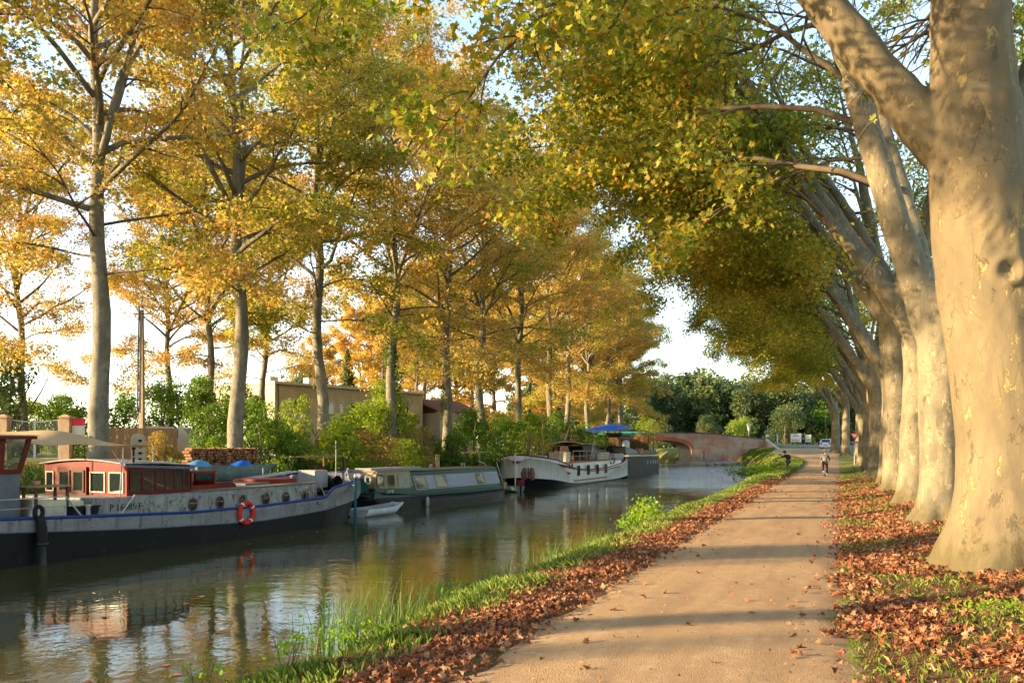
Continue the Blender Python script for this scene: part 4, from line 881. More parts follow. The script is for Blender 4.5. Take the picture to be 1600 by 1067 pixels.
MB().hexa([(9.32, -.02, .46), (9.95, .1, .46), (9.95, .5, .46), (9.32, .5, .46), (9.32, -.02, .82), (9.95, .1, .80), (9.95, .5, .80), (9.32, .5, .82)]).build('stern_locker', M['tan'], NB, bevel=.01)
MB().tube([(9.3, 0.05, .8), (8.95, .12, 1.5), (8.75, .2, 2.0)], .03, 6).tube([(9.0, .05, .95), (8.6, .1, 1.0)], .02, 5).tube([(9.1, .05, 1.25), (8.6, .1, 1.3)], .02, 5).build('ladder', M['rail_white'], NB)
mb = MB().tube([(-4.2, .3, .9), (-3.95, .2, 1.55), (-3.5, .3, 1.72)], .03, 6).tube([(-4.2, 1.8, .9), (-3.95, 1.9, 1.55), (-3.5, 1.8, 1.72)], .03, 6).tube([(-3.95, .2, 1.55), (-3.95, 1.9, 1.55)], .03, 6); mb.build('cratch_frame', M['tan'], NB)
MB().hexa([(-5.0, .45, .9), (-4.2, .1, .9), (-4.2, 2.0, .9), (-5.0, 1.65, .9), (-4.4, .6, 1.1), (-3.95, .2, 1.5), (-3.95, 1.9, 1.5), (-4.4, 1.5, 1.1)]).build('cratch_cover', M['green_nb'], NB, bevel=.03)
mb = MB(); ring(mb, (-4.35, .05, 1.45), .2, .035, 'y', 18, 6); tag(mb.build('lifebuoy', M['rail_white'], None, tuple(NBL), NBA), 'pale ring lifebuoy at the bow end of the green narrowboat', 'lifebuoy')
tag(MB().lathe([(0, 0), (.06, .03), (.08, .1), (.08, .38), (.05, .45), (.01, .5)], (0, 0, 0), 12).build('fender', M['rail_white'], None, tuple(posn(.5, -.1, -.02)), NBA), 'small white fender hanging on the side of the green narrowboat', 'fender')
pp = MB().tube([(0, 0, -.5), (0, 0, 1.9)], .16, 10); tag(pp.build('mooring_pile', M['wood_dark'], None, tuple(posn(-6.2, 1.6, 0)), 0), 'thick dark wooden pile between the old barge and the green narrowboat', 'mooring pile')
small_boat('dinghy', 3.3, 1.2, .36, posn(-5.05, -.95, -.06), NBA + R(2), 'white plastic dinghy floating between the old barge bow and the green narrowboat', 'dinghy', paint('dinghy_white', (.62, .63, .66), .4, dirt=.15), M['pale_grey'], sheer=.12)

# ================================================================== white and maroon barge
WBL = Vector((-18.3, 55, WL)); WBA = R(88.5)
def posw(s, t, z): v = Vector((s, t, z)); v.rotate(Matrix.Rotation(WBA, 3, 'Z')); return WBL + v
WB = empty('barge', WBL, WBA, 'white barge with maroon and ochre bands, tall bow and wheel shelter', 'barge')
c = 2.3
st = [(2.0, .02, .0, 2.32), (2.3, .62, .05, 2.28), (2.8, 1.15, .35, 2.20), (3.6, 1.75, 1.0, 2.08), (4.6, 2.12, 1.6, 1.94), (5.8, 2.28, 2.0, 1.72), (7.2, 2.3, 2.2, 1.42), (9, 2.3, 2.25, 1.22), (12, 2.3, 2.25, 1.12), (17, 2.3, 2.2, 1.15), (22, 2.25, 1.9, 1.42), (25.5, 1.9, 1.2, 1.75), (27.3, 1.3, .6, 1.92), (28.2, .6, .1, 2.0), (28.4, .05, 0, 2.02)]
S = [2.0, 2.15, 2.3, 2.55, 2.8, 3.2, 3.6, 4.1, 4.6, 5.2, 5.8, 6.5, 7.2, 8, 9, 10.5, 12, 14.5, 17, 19.5, 22, 23.8, 25.5, 26.4, 27.3, 27.8, 28.2, 28.4]
zr = lambda s: interp(st, 3, s)
zb = lambda s: float(np.interp(s, [2, 4, 7, 9.5, 20, 25, 28.4], [.78, .62, .28, .16, .14, .22, .35]))
shell(st, S, lambda s: -.5, zb, c, nz_=3).build('underbody', M['black_hull'], WB)
shell(st, S, zb, zr, c, thick=.06, nz_=4).build('hull', M['white_hull'], WB)
def band(a, b, f0, f1, mat, name, out=.012):
    SS = [s for s in S if a <= s <= b]; mb = MB()
    for sd_ in (-1, 1):
        rows = []
        for f in (f0, f1):
            rows.append([(s, c + sd_ * (hull_ring(st, s, fz(f, s) / zr(s), c) + out), fz(f, s)) for s in SS])
        rows = [[(s, y - sd_ * out * 1.4, z_) for s, y, z_ in rows[0]]] + rows + [[(s, y - sd_ * out * 1.4, z_) for s, y, z_ in rows[1]]]
        mb.grid(rows, False)
    return mb.build(name, mat, WB)
fz = lambda f, s: f(s)
bt = lambda s: float(np.interp(s, [2, 5, 8, 12, 17, 22, 28.4], [1.90, 1.66, 1.35, 1.08, 1.08, 1.28, 1.72])); bb = lambda s: bt(s) - .18
band(2.0, 8.2, bb, bt, M['maroon'], 'maroon_band'); band(8.0, 28.4, lambda s: bb(s) + .02, lambda s: bt(s) - .01, M['ochre_band'], 'ochre_band', .01)
band(8.0, 20, lambda s: .30, lambda s: .44, M['ochre_band'], 'lower_band')
mb = MB(); rows = []
for z0 in (0, 1): rows.append(None)
SS = [s for s in S if 3.2 <= s <= 7.2]; ol = [(s, .95 + .12 * math.sqrt(max(0, 1 - ((s - 5.2) / 2.02) ** 8))) for s in SS] + [(s, .95 - .12 * math.sqrt(max(0, 1 - ((s - 5.2) / 2.02) ** 8))) for s in SS[::-1]]
m_ = len(SS); vs_ = [(s, c - hull_ring(st, s, z_ / zr(s), c) - .014, z_) for s, z_ in ol]
mb.add(vs_, [(i, i + 1, 2 * m_ - 2 - i, 2 * m_ - 1 - i) for i in range(m_ - 1)]); mb.build('anchor_pocket', M['maroon'], WB)
mb = MB()
for sd_ in (-1, 1): mb.tube(rail_line(st, S, c, .04, .0, sd_, .02), .045, 6)
mb.build('gunwale', M['maroon'], WB)
deck_mesh(st, S[2:-1], lambda s: zr(s) - .25 if s < 8 else 1.0 if s < 20 else zr(s) - .3, c).build('deck', M['deck'], WB)
MB().tube([(2.02, c, -.5), (2.0, c, 1.2), (1.95, c, 2.36)], .05, 8).build('stem_bar', M['white'], WB)
cb = MB().hexa([(6.4, .10, 1.0), (22.5, .10, 1.0), (22.5, 4.5, 1.0), (6.4, 4.5, 1.0), (6.4, .3, 1.66), (22.5, .3, 1.74), (22.5, 4.3, 1.74), (6.4, 4.3, 1.66)]).build('cabin', M['white'], WB, bevel=.04)
MB().hexa([(6.2, .16, 1.663), (22.7, .16, 1.743), (22.7, 4.44, 1.743), (6.2, 4.44, 1.663), (6.2, .16, 1.72), (22.7, .16, 1.80), (22.7, 4.44, 1.80), (6.2, 4.44, 1.72)]).build('roof_edge', M['terracotta'], WB, bevel=.01)
for s in (9.0, 11.5, 14.0, 16.5):
    w_ = MB(); w_.prism([(s - .33, .72), (s + .33, .72), (s + .33, 1.4), (s + .24, 1.48), (s - .24, 1.48), (s - .33, 1.4)], -.035, .02, 'y'); w_ = w_.build('window', M['wood_dark'], WB)
    MB().prism([(s - .26, .78), (s + .26, .78), (s + .26, 1.38), (s - .26, 1.38)], -.045, -.034, 'y').build('pane', M['glass_dark'], w_)
for s in (7.2, 7.9, 18.6, 19.4):
    mb = MB(); oval(mb, s, 1.5, .11, .13, .17, .05); mb.build('porthole', M['glass_dark'], WB)
for s in (5.9, 6.7, 20.2): MB().lathe([(.16, 0), (.13, .25), (.17, .3), (.17, .36), (0, .4)], (s, .35, 1.35 if s < 9 else 1.5), 12).build('bollard', M['red'], WB)
ws = MB(); ws.box(13.4, 17.2, 1.0, 1.06, 1.8, 2.9); ws.box(13.4, 17.2, 3.5, 3.56, 1.8, 2.9); ws.box(17.14, 17.2, 1.06, 3.5, 1.8, 2.9)
ws.box(13.4, 13.48, 1.0, 3.56, 1.8, 2.2); wso = ws.build('wheel_shelter', M['wood_dark'], WB, bevel=.01)
rows = [[(x, .8 + 2.9 * k / 8, 2.9 + .22 * math.sin(PI * k / 8) + (.12 if x < 14 else 0)) for k in range(9)] for x in (13.0, 17.5)]
MB().grid(rows + [[(x, y, z_ + .05) for x, y, z_ in r_] for r_ in rows[::-1]] + [rows[0]], False).build('shelter_roof', M['deck'], wso)
sw = MB(); ring(sw, (15.2, .7, 2.3), .42, .03, 'y', 22, 6)
for k in range(8): a = PI * k / 4; sw.tube([(15.2, .7, 2.3), (15.2 + .55 * math.cos(a), .7, 2.3 + .55 * math.sin(a))], .018, 5)
sw.build('steering_wheel', M['rail_white'], WB)
MB().tube([(14.0, .6, 1.8), (15.2, .7, 3.1), (16.4, .6, 1.8)], .03, 6).tube([(14.6, .62, 2.4), (15.8, .62, 2.4)], .02, 5).build('wheel_frame', M['rail_white'], WB)
pts = [(s, .28, 1.78, 2.55) for s in (8.5, 10.2, 12, 13.8, 15.6, 17.4)]; railing(WB, pts, (1, .5), range(6), M['rail_white'], .02)
MB().tube([(6.7, 2.0, 1.7), (6.7, 2.0, 5.4)], [.06, .035], 8).lathe([(0, 5.4), (.1, 5.42), (.1, 5.5), (0, 5.58)], (6.7, 2.0, 0), 10).build('mast', M['wood'], WB)
tn = MB().box(22.9, 26.2, 1.0, 3.6, 1.5, 2.25).build('aft_cabin', M['pale_grey'], WB, bevel=.05)
def furn(nm, a, b, t0, t1, z0, z1, mat, label, cat, grp=None, kind='box'):
    mb = MB(); l_, w_, h_ = b - a, t1 - t0, z1 - z0
    if kind == 'box': mb.hexa([(.03, .03, 0), (l_ - .03, .03, 0), (l_ - .03, w_ - .03, 0), (.03, w_ - .03, 0), (0, 0, h_ - .06), (l_, 0, h_ - .06), (l_, w_, h_ - .06), (0, w_, h_ - .06)]).box(-.03, l_ + .03, -.03, w_ + .03, h_ - .06, h_)
    if kind == 'table':
        mb.box(0, l_, 0, w_, h_ - .05, h_)
        for x in (.05, l_ - .05):
            for y in (.05, w_ - .05): mb.tube([(x, y, 0), (x, y, h_ - .05)], .025, 6)
    if kind == 'barrel': mb.lathe([(l_ * .38, 0), (l_ * .5, h_ * .5), (l_ * .38, h_), (0, h_)], (l_ / 2, w_ / 2, 0), 14)
    return tag(mb.build(nm, mat, None, tuple(posw(a, t0, z0)), WBA, bevel=.0 if kind != 'box' else .01), label, cat, grp)
furn('planter_box', 6.9, 7.9, .8, 1.6, 1.74, 2.45, M['stone_pot'], 'pale planter box at the left end of the white barge roof', 'planter', 'planter boxes on the white barge')
furn('planter_box', 8.6, 9.5, .8, 1.6, 1.74, 2.45, M['cream'], 'cream planter box second from the left on the white barge roof', 'planter', 'planter boxes on the white barge')
furn('planter_box', 16.9, 20.4, .8, 1.8, 1.79, 2.4, M['stone_pot'], 'long stone-coloured planter box behind the steering wheel of the white barge', 'planter', 'planter boxes on the white barge')
furn('wooden_barrel', 10.3, 11.1, 1.2, 2.0, 1.76, 2.6, M['wood'], 'wooden barrel standing on the white barge roof by the shelter', 'barrel', kind='barrel')
furn('wooden_barrel', 12.2, 13.0, 1.9, 2.7, 1.76, 2.9, M['terracotta'], 'tall terracotta barrel beside the shelter opening', 'barrel', kind='barrel')
furn('garden_table', 3.9, 5.4, 1.4, 2.2, 1.72, 2.5, M['wood'], 'small wooden garden table on the bow deck of the white barge', 'table', kind='table')
furn('storage_box', 5.6, 6.2, 1.5, 2.3, 1.6, 2.2, M['white'], 'white box beside the mast of the white barge', 'box')
def leafy(name, label, cat, loc, n, w, h, mat, size=.12, pot=None, grp=None, base=0, seed=0, stemn=5, shape=OVAL, sr=.02):
    rg = np.random.default_rng(seed + 500); e = empty(name, loc, 0, label, cat, grp)
    P = np.concatenate([rg.normal(size=(n // 6 + 1, 3)) * np.array([w * .22, w * .22, h * .14]) + np.array([rg.uniform(-w, w) * .3, rg.uniform(-w, w) * .3, base + h * rg.uniform(.3, .85)]) for k in range(6)])
    link('foliage', leaves('foliage', P, size, shape, up=.2, rg=rg), mat, e)
    tb = Tubes()
    for k in range(stemn):
        a = rg.uniform(0, 6.3); q = curve((.03 * math.cos(a), .03 * math.sin(a), base * .8), (math.cos(a) * .4, math.sin(a) * .4, 1), h * .85, rg, 6, (0, 0, .1), .2); tb.add(q, np.linspace(sr, sr * .3, 6), 4)
    link('stem', tb.mesh('stem'), M['twig'], e)
    if pot: MB().lathe([(pot * .7, 0), (pot, base), (pot * .9, base), (pot * .85, base * .85), (0, base * .85)], (0, 0, 0), 12).build('pot', M['terracotta'], e)
    return e
leafy('potted_shrub', 'tall feathery reddish shrub in a pot on the bow of the white barge', 'potted plant', posw(3.3, 1.9, 2.0), 700, 1.3, 1.9, M['leaf_rusty'], .07, .2, base=.3, seed=1, stemn=9)
leafy('potted_tree', 'slim grey-green potted tree on the white barge roof', 'potted plant', posw(7.4, 1.2, 2.45), 700, 1.5, 2.9, M['leaf_green'], .10, .15, base=.15, seed=2)
leafy('potted_shrub', 'low reddish potted shrub at the left end of the white barge roof', 'potted plant', posw(7.1, 1.9, 1.75), 260, .8, 1.2, M['leaf_rusty'], .09, .2, base=.3, seed=3)
leafy('potted_shrub', 'dark green grassy shrub rising from the long planter of the white barge', 'potted plant', posw(18.6, 1.4, 2.35), 900, 2.0, 1.9, M['leaf_green'], .10, .0, seed=4)
an = empty('anchor', posw(2.35, 1.45, 1.0), WBA, 'pair of rusty pink anchor flukes hung on the bow of the white barge', 'anchor')
for y in (-.25, .35): MB().tube([(0, y, -.35), (-.1, y, .1), (0, y * .9, .42)], [.17, .2, .1], 10).build('fluke', paint('anchor_rust%d' % int(y * 100), (.20, .085, .07), .7), an)
MB().tube([(0, .05, -.3), (0, .05, .45)], .05, 8).build('shank', M['wood_dark'], an)
# tender with outboard at the white bow
tn = small_boat('tender', 2.9, 1.1, .42, posw(-1.2, 2.0, -.08), R(165), 'small pale tender with an outboard motor in front of the white barge bow', 'tender', M['skiff'], M['mid_grey'])
om = empty('outboard_motor', (0, 0, 0)); om.parent = tn; om.location = (-1.5, 0, .35)
MB().prism([(-.18, .15), (.16, .15), (.2, .35), (.12, .5), (-.1, .52), (-.2, .4)], -.14, .14, 'y').build('cowling', M['maroon'], om, bevel=.03); MB().box(-.05, .05, -.04, .04, -.5, .15).build('shaft', M['black'], om)

# ================================================================== dark barge with blue tarpaulin
DBL = Vector((-18.5, 84, WL)); DBA = R(90)
def posd(s, t, z): v = Vector((s, t, z)); v.rotate(Matrix.Rotation(DBA, 3, 'Z')); return DBL + v
DB = empty('barge', DBL, DBA, 'dark plain-sided barge with blue tarpaulin and deck shrubs, nearest the bridge', 'barge')
MB().hexa([(-1.2, .1, -.5), (13.95, .0, -.5), (13.95, 4.6, -.5), (-1.2, 4.6, -.5), (-1.6, 0, 1.93), (14.05, 0, 1.80), (14.05, 4.6, 1.80), (-1.6, 4.6, 1.93)]).build('hull', M['tar_hull'], DB, bevel=.05)
MB().hexa([(-1.6, -.06, 1.935), (4.2, -.06, 1.935), (4.2, 4.66, 1.935), (-1.6, 4.66, 1.935), (-1.6, -.06, 2.05), (4.2, -.06, 2.05), (4.2, 4.66, 2.05), (-1.6, 4.66, 2.05)]).box(4.2, 14.12, -.06, 4.66, 1.905, 1.99).build('deck_edge', M['cream'], DB)
MB().hexa([(-1.4, .2, 2.05), (5.5, .2, 2.05), (5.5, 4.2, 2.05), (-1.4, 4.2, 2.05), (-1.0, .4, 2.9), (5.5, .4, 2.4), (5.5, 4.0, 2.4), (-1.0, 4.0, 2.9)]).build('hold_coaming', M['black_hull'], DB, bevel=.03)
MB().box(6.0, 13.9, .3, 4.2, 1.99, 2.5).build('hold_coaming', M['black_hull'], DB, bevel=.03)
cbx = MB().box(2.8, 7.6, 1.8, 4.0, 2.4, 4.0).build('cabin', M['wood_dark'], DB, bevel=.03)
for a in (3.2, 4.6, 6.0): win(cbx, 'y', a, a + 1.0, 3.0, 3.8, 1.8, M['tan'], M['glass_dark'], .07)
MB().hexa([(2.2, 1.4, 4.0), (8.2, 1.4, 4.0), (8.2, 4.4, 4.0), (2.2, 4.4, 4.0), (2.2, 1.4, 4.22), (8.2, 1.4, 4.22), (8.2, 4.4, 4.22), (2.2, 4.4, 4.22)]).build('cabin_roof', M['green_tarp'], cbx, bevel=.02)
for s in (7.6, 9.2, 10.6, 11.8, 12.8): MB().box(s, s + .18, -.02, 0, 1.05, 1.45).build('slot_window', M['tin'], DB)
rows = []
for i in range(11):
    u = i / 10; row = []
    for j in range(7):
        v = j / 6; x = -2.6 + 10.4 * u; hgt = float(np.interp(u, [0, .35, .5, .9, 1], [.0, .55, .8, .85, .45])); row.append((x, 1.2 + 3.4 * v, 4.28 + hgt * math.sin(PI * (.12 + .76 * v)) + .04 * math.sin(u * 25 + v * 9)))
    rows.append(row)
tp = MB().grid(rows + [[(x, y, z_ - .03) for x, y, z_ in r_] for r_ in rows[::-1]]).build('tarpaulin', M['blue_tarp'], None, tuple(DBL), DBA); tag(tp, 'bright blue tarpaulin draped over the cabin roof of the dark barge', 'tarpaulin')
cn = empty('deck_shelter', posd(13.4, .6, 1.99), DBA, 'teal-topped shelter frame at the end of the dark barge', 'shelter')
MB().box(-2.4, 2.0, -.1, 3.2, 2.35, 2.45).build('roof', paint('teal_roof', (.05, .35, .38), .5), cn)
for x in (-2.3, .5): 
    for y in (0, 3.1): MB().box(x - .05, x + .05, y - .05, y + .05, 0 if x < 1 else .0, 2.35).build('post', M['wood_dark'], cn)
MB().box(-2.2, -1.9, .1, 3.0, .5, 2.3).build('back_wall', M['wood_dark'], cn)
leafy('deck_shrub', 'yellow-green tufted shrub behind the blue tarpaulin on the dark barge', 'shrub', posd(8.4, .7, 2.3), 1500, 3.2, 3.4, M['leaf_lime'], .13, seed=7, stemn=9)
leafy('deck_shrub', 'reddish feathery shrub near the end of the dark barge', 'shrub', posd(11.4, .6, 2.3), 1100, 2.2, 2.9, M['leaf_rusty'], .12, seed=8, stemn=9)
leafy('deck_shrub', 'olive grassy shrub at the near end of the dark barge', 'shrub', posd(1.0, 3.0, 2.4), 900, 2.4, 1.6, M['leaf_green'], .12, seed=9, stemn=9)
mb = MB().lathe([(.35, 0), (.38, .5), (.2, .72), (0, .75)], (0, 0, 0), 12); tag(mb.build('water_tank', M['white'], None, tuple(posd(.2, .6, 2.75))), 'small white domed tank on the near end of the dark barge', 'tank')
mb = MB().lathe([(.4, 0), (.45, .55), (.4, .6), (0, .6)], (0, 0, 0), 12); tag(mb.build('terracotta_pot', M['terracotta'], None, tuple(posd(5.8, .5, 2.1))), 'wide terracotta pot on the dark barge left of the yellow shrub', 'pot')

# mooring ropes
def rope(name, label, a, b, sag):
    a, b = Vector(a), Vector(b); pts = [a.lerp(b, k / 10) + Vector((0, 0, -sag * math.sin(PI * k / 10))) for k in range(11)]
    tag(MB().tube(pts, .02, 5).build(name, M['mid_rail']), label, 'rope', 'mooring ropes')
rope('mooring_rope', 'slack mooring rope from the old barge bow to the teal post', pos1(16.2, 2.2, 1.95), pos1(13.0, -.58, 1.5), .25)
rope('mooring_rope', 'mooring rope from the old barge stern cabin to the bank', pos1(1.0, 4.9, 1.3), (-25.6, 17.5, 1.0), .3)
rope('mooring_rope', 'mooring rope from the narrowboat bow to the dark wooden pile', posn(-5.3, .9, .95), posn(-6.15, 1.5, 1.4), .12)
rope('mooring_rope', 'mooring rope from the narrowboat stern to the bank', posn(9.8, 1.7, .6), (-25.2, 52.5, .6), .25)
rope('mooring_rope', 'mooring rope hanging from the white barge bow', posw(2.6, 1.2, 2.2), posw(-1.0, 5.2, 1.2), .4)
# ================================================================== brick bridge; local x along the face, y along the barrel, z up
t = NT('bridge_brick'); v = t.coord('Object'); br = t.n('ShaderNodeTexBrick'); sep = t.n('ShaderNodeSeparateXYZ'); t.l(v, sep.inputs[0]); cmb = t.n('ShaderNodeCombineXYZ')
t.l(t.math('ADD', sep.outputs[0], sep.outputs[1]), cmb.inputs[0]); t.l(sep.outputs[2], cmb.inputs[1]); t.l(cmb.outputs[0], br.inputs['Vector'])
br.inputs['Scale'].default_value = 1.0; br.inputs['Brick Width'].default_value = .42; br.inputs['Row Height'].default_value = .085; br.inputs['Mortar Size'].default_value = .012
br.inputs['Color1'].default_value = (.34, .11, .06, 1); br.inputs['Color2'].default_value = (.42, .16, .09, 1); br.inputs['Mortar'].default_value = (.42, .36, .28, 1)
n1 = t.noise(v, .45, 5, .65); n2 = t.noise(v, 1.6, 5, .7)
col = t.mix(t.ramp(n1, [(.44, 0.0), (.56, .8)]), br.outputs['Color'], (.42, .34, .25)); col = t.mix(t.ramp(n2, [(.55, 0.0), (.7, .6)]), col, (.16, .11, .085))
M['bridge_brick'] = t.done(t.bsdf(col, .9, 0, .1, t.bump(br.outputs['Fac'], -.3, .02)))
M['red_brick'] = paint('arch_brick', (.40, .12, .06), .85, wear=(.28, .17, .12), wearamt=.4, scale=2)
M['lime_stone'] = paint('lime_stone', (.50, .42, .31), .85, wear=(.36, .22, .15), wearamt=.35, scale=1.2)
M['coping'] = paint('dark_coping', (.13, .11, .10), .9, scale=2)
BR = empty('bridge', (PIER.x, PIER.y, 0), R(30), 'old humped brick canal bridge with one low arch at the end of the water', 'bridge')
def soffit(s):                                                      # underside of the arch
    if not -9.0 < s < 0: return None
    return 1.6 + 1.42 * (1 - ((s + 4.5) / 4.5) ** 2) ** .55 if abs(s + 4.5) < 4.5 else None
SS = sorted(set([round(x, 3) for x in list(np.linspace(-24, -9, 9)) + list(np.linspace(-9, 0, 31)) + list(np.linspace(0, 12.3, 10))]))
ptop = lambda s: deckz(s) + .82 - .0
def face(b0, b1, name):
    mb = MB()
    for a, b in zip(SS, SS[1:]):
        m_ = (a + b) / 2; inside = -9 < m_ < 0
        za = (soffit(a) or 1.6) if inside else -1.5; zb_ = (soffit(b) or 1.6) if inside else -1.5
        mb.hexa([(a, b0, za), (b, b0, zb_), (b, b1, zb_), (a, b1, za), (a, b0, ptop(a)), (b, b0, ptop(b)), (b, b1, ptop(b)), (a, b1, ptop(a))])
    return mb.build(name, M['bridge_brick'], BR)
face(0, .42, 'wall'); face(5.08, 5.5, 'wall')
mb = MB(); arc = [(s, soffit(s) or 1.6) for s in SS if -9 <= s <= 0]; arc = [(-9.0, -1.4)] + arc + [(0, -1.4)]
mb.grid([[(s, b, z_) for s, z_ in arc] for b in (.05, 5.45)], False); mb.build('barrel_vault', M['lime_stone'], BR)
mb = MB()
arc = [(s, soffit(s) or 1.6) for s in SS if -9 <= s <= 0]; P2 = []
for i, (s, z_) in enumerate(arc):
    a = arc[max(i - 1, 0)]; b = arc[min(i + 1, len(arc) - 1)]; nx_, nz2 = -(b[1] - a[1]), (b[0] - a[0]); l_ = math.hypot(nx_, nz2); P2.append((s + nx_ / l_ * .55, z_ + nz2 / l_ * .55))
mb.grid([[(s, 0.02, z_) for s, z_ in arc], [(s, -.05, z_) for s, z_ in arc], [(s, -.05, z_) for s, z_ in P2], [(s, .02, z_) for s, z_ in P2]], False)
mb.build('arch_ring', M['red_brick'], BR)
MB().box(-.02, 1.9, -.14, -.003, -1.5, 1.6).box(-10.9, -8.98, -.28, -.003, -1.5, 1.75).build('pier', M['bridge_brick'], BR, bevel=.04)
MB().box(-.45, 2.2, -.55, -.003, -1.5, -.35).box(-.5, -.003, -.002, 5.6, -1.5, -.3).build('pier_footing', M['lime_stone'], BR, bevel=.05)
MB().box(2.1, 2.5, -.12, -.003, -1.5, 1.5).build('buttress', M['bridge_brick'], BR)
for b0, b1 in ((-.08, .5), (5.0, 5.58)):
    k = 0; mb = MB()
    for s in np.arange(-24, 12.2, .62):
        s1 = min(s + .6, 12.36); dz = .015 * math.sin(k * 2.7); k += 1
        mb.hexa([(s, b0, ptop(s) + .003), (s1, b0, ptop(s1) + .003), (s1, b1, ptop(s1) + .003), (s, b1, ptop(s) + .003), (s, b0, ptop(s) + .17 + dz), (s1, b0, ptop(s1) + .17 + dz), (s1, b1, ptop(s1) + .17 + dz), (s, b1, ptop(s) + .17 + dz)])
    mb.build('coping', M['coping'], BR)
mb = MB().hexa([(12.32, -3.8, 0.4), (12.9, -4.0, 0.4), (12.95, .45, .4), (12.32, .45, .4), (12.32, -3.8, 1.75), (12.9, -4.0, 1.75), (12.95, .45, 3.3), (12.32, .45, 3.3)]); mb.build('end_wall', M['lime_stone'], BR, bevel=.04)
# boulders at its foot
rg = np.random.default_rng(3)
for k in range(10):
    s = 2.6 + k * .62 + rg.uniform(-.2, .2); bm = bmesh.new(); bmesh.ops.create_icosphere(bm, subdivisions=3, radius=1)
    for v_ in bm.verts:
        q = v_.co.copy(); v_.co *= 1 + .38 * mnoise.noise(q * 1.3 + Vector((k * 5, 0, 0))) + .12 * mnoise.noise(q * 4 + Vector((k, 0, 0)))
        v_.co.x *= rg.uniform(.98, 1.02)
    me = bpy.data.meshes.new('boulder'); bm.to_mesh(me); bm.free(); p = bp(s, -1.0 - rg.uniform(0, .9), -.72 + .0)
    o = link('boulder', me, paint('boulder_stone', (.36, .33, .28), .85, scale=1.5) if k == 0 else bpy.data.materials['boulder_stone'], None, tuple(p), rg.uniform(0, 6)); o.scale = (rg.uniform(.5, .85), rg.uniform(.4, .6), rg.uniform(.3, .55))
    tag(o, 'grey boulder at the waterline below the brick bridge wall', 'rock', 'boulders at the foot of the bridge')

# ================================================================== buildings
def wallbox(mb, p0, p1, depth, z0, z1): pass
a0, a1 = Vector((-44.9, 64.5, 0)), Vector((-40.1, 83.3, 0)); ang = math.atan2(a1.y - a0.y, a1.x - a0.x); Lb = (a1 - a0).length
BL = empty('building', (a0.x, a0.y, 1.3), ang, 'flat-roofed cream building with small square windows behind the far bank trees', 'building')
M['render'] = paint('cream_render', (.52, .45, .33), .9, dirt=.2, scale=.6, runs=(.34, .28, .2)); M['render_pale'] = paint('pale_render', (.66, .62, .54), .9, dirt=.1, scale=.6)
MB().box(0, Lb, 0, 11, 0, 6.1).build('wall', M['render'], BL)
MB().box(-.12, Lb + .12, -.12, 11.12, 6.1, 6.32).build('roof', M['render_pale'], BL); MB().box(1.2, 2.1, 2, 2.9, 6.32, 6.9).box(5.2, 5.9, 1.5, 2.2, 6.32, 7.0).build('chimney', M['render_pale'], BL)
for s, w_ in ((2.0, 1.1), (6.0, .9), (7.6, .5), (8.9, 1.0), (12.4, 1.0), (15.6, 1.0)):
    win(BL, 'y', s, s + w_, 3.7, 4.9, 0, M['render_pale'], M['glass_dark'], .07)
    if s in (2.0, 8.9, 15.6): win(BL, 'y', s, s + w_, .9, 2.1, 0, M['render_pale'], M['glass_dark'], .07)
for s_ in (2.0, 8.9, 15.6):
    for dx in (-.55, 1.12): MB().box(s_ + dx, s_ + dx + .48, -.05, -.004, .88, 2.12).build('shutter', M['mid_grey'], BL)
MB().box(-.1, Lb + .1, -.16, -.125, 6.0, 6.1).build('gutter', M['mid_grey'], BL)
MB().tube([(.35, -.06, .1), (.35, -.06, 6.0)], .05, 6).build('downpipe', M['mid_grey'], BL)
HS = empty('house', (-38.2, 83.5, 1.3), R(70), 'small house with a dark clay tiled roof right of the cream building', 'house')
MB().box(0, 5.5, 0, 7, 0, 4.2).build('wall', M['render'], HS)
t = NT('clay_tiles'); v = t.coord('Object'); wv = t.n('ShaderNodeTexWave', wave_type='BANDS', bands_direction='X'); wv.inputs['Scale'].default_value = 2.6; t.l(v, wv.inputs['Vector'])
M['tiles'] = t.done(t.bsdf(t.mix(t.noise(v, 3), (.16, .08, .06), (.30, .17, .12)), .85, 0, .1, t.bump(wv.outputs['Fac'], 1.0, .08)))
MB().hexa([(-.5, -.6, 4.2), (6, -.6, 4.2), (6, 3.5, 5.6), (-.5, 3.5, 5.6), (-.5, -.6, 4.35), (6, -.6, 4.35), (6, 3.5, 5.75), (-.5, 3.5, 5.75)]).hexa([(-.5, 3.5, 5.6), (6, 3.5, 5.6), (6, 7.6, 4.2), (-.5, 7.6, 4.2), (-.5, 3.5, 5.75), (6, 3.5, 5.75), (6, 7.6, 4.35), (-.5, 7.6, 4.35)]).build('roof', M['tiles'], HS)
win(HS, 'y', 2, 3, 2.2, 3.4, 0, M['wood_dark'], M['glass_dark'], .07)
# pale wall behind the second tree
Mw = MB().box(0, 2.4, 0, .3, 0, 1.9).box(-.05, 2.45, -.05, .35, 1.9, 2.0); tag(Mw.build('garden_wall', M['render_pale'], None, (-31.6, 41.5, 1.2), R(15)), 'pale plastered garden wall behind the trunk beside the firewood stack', 'wall')

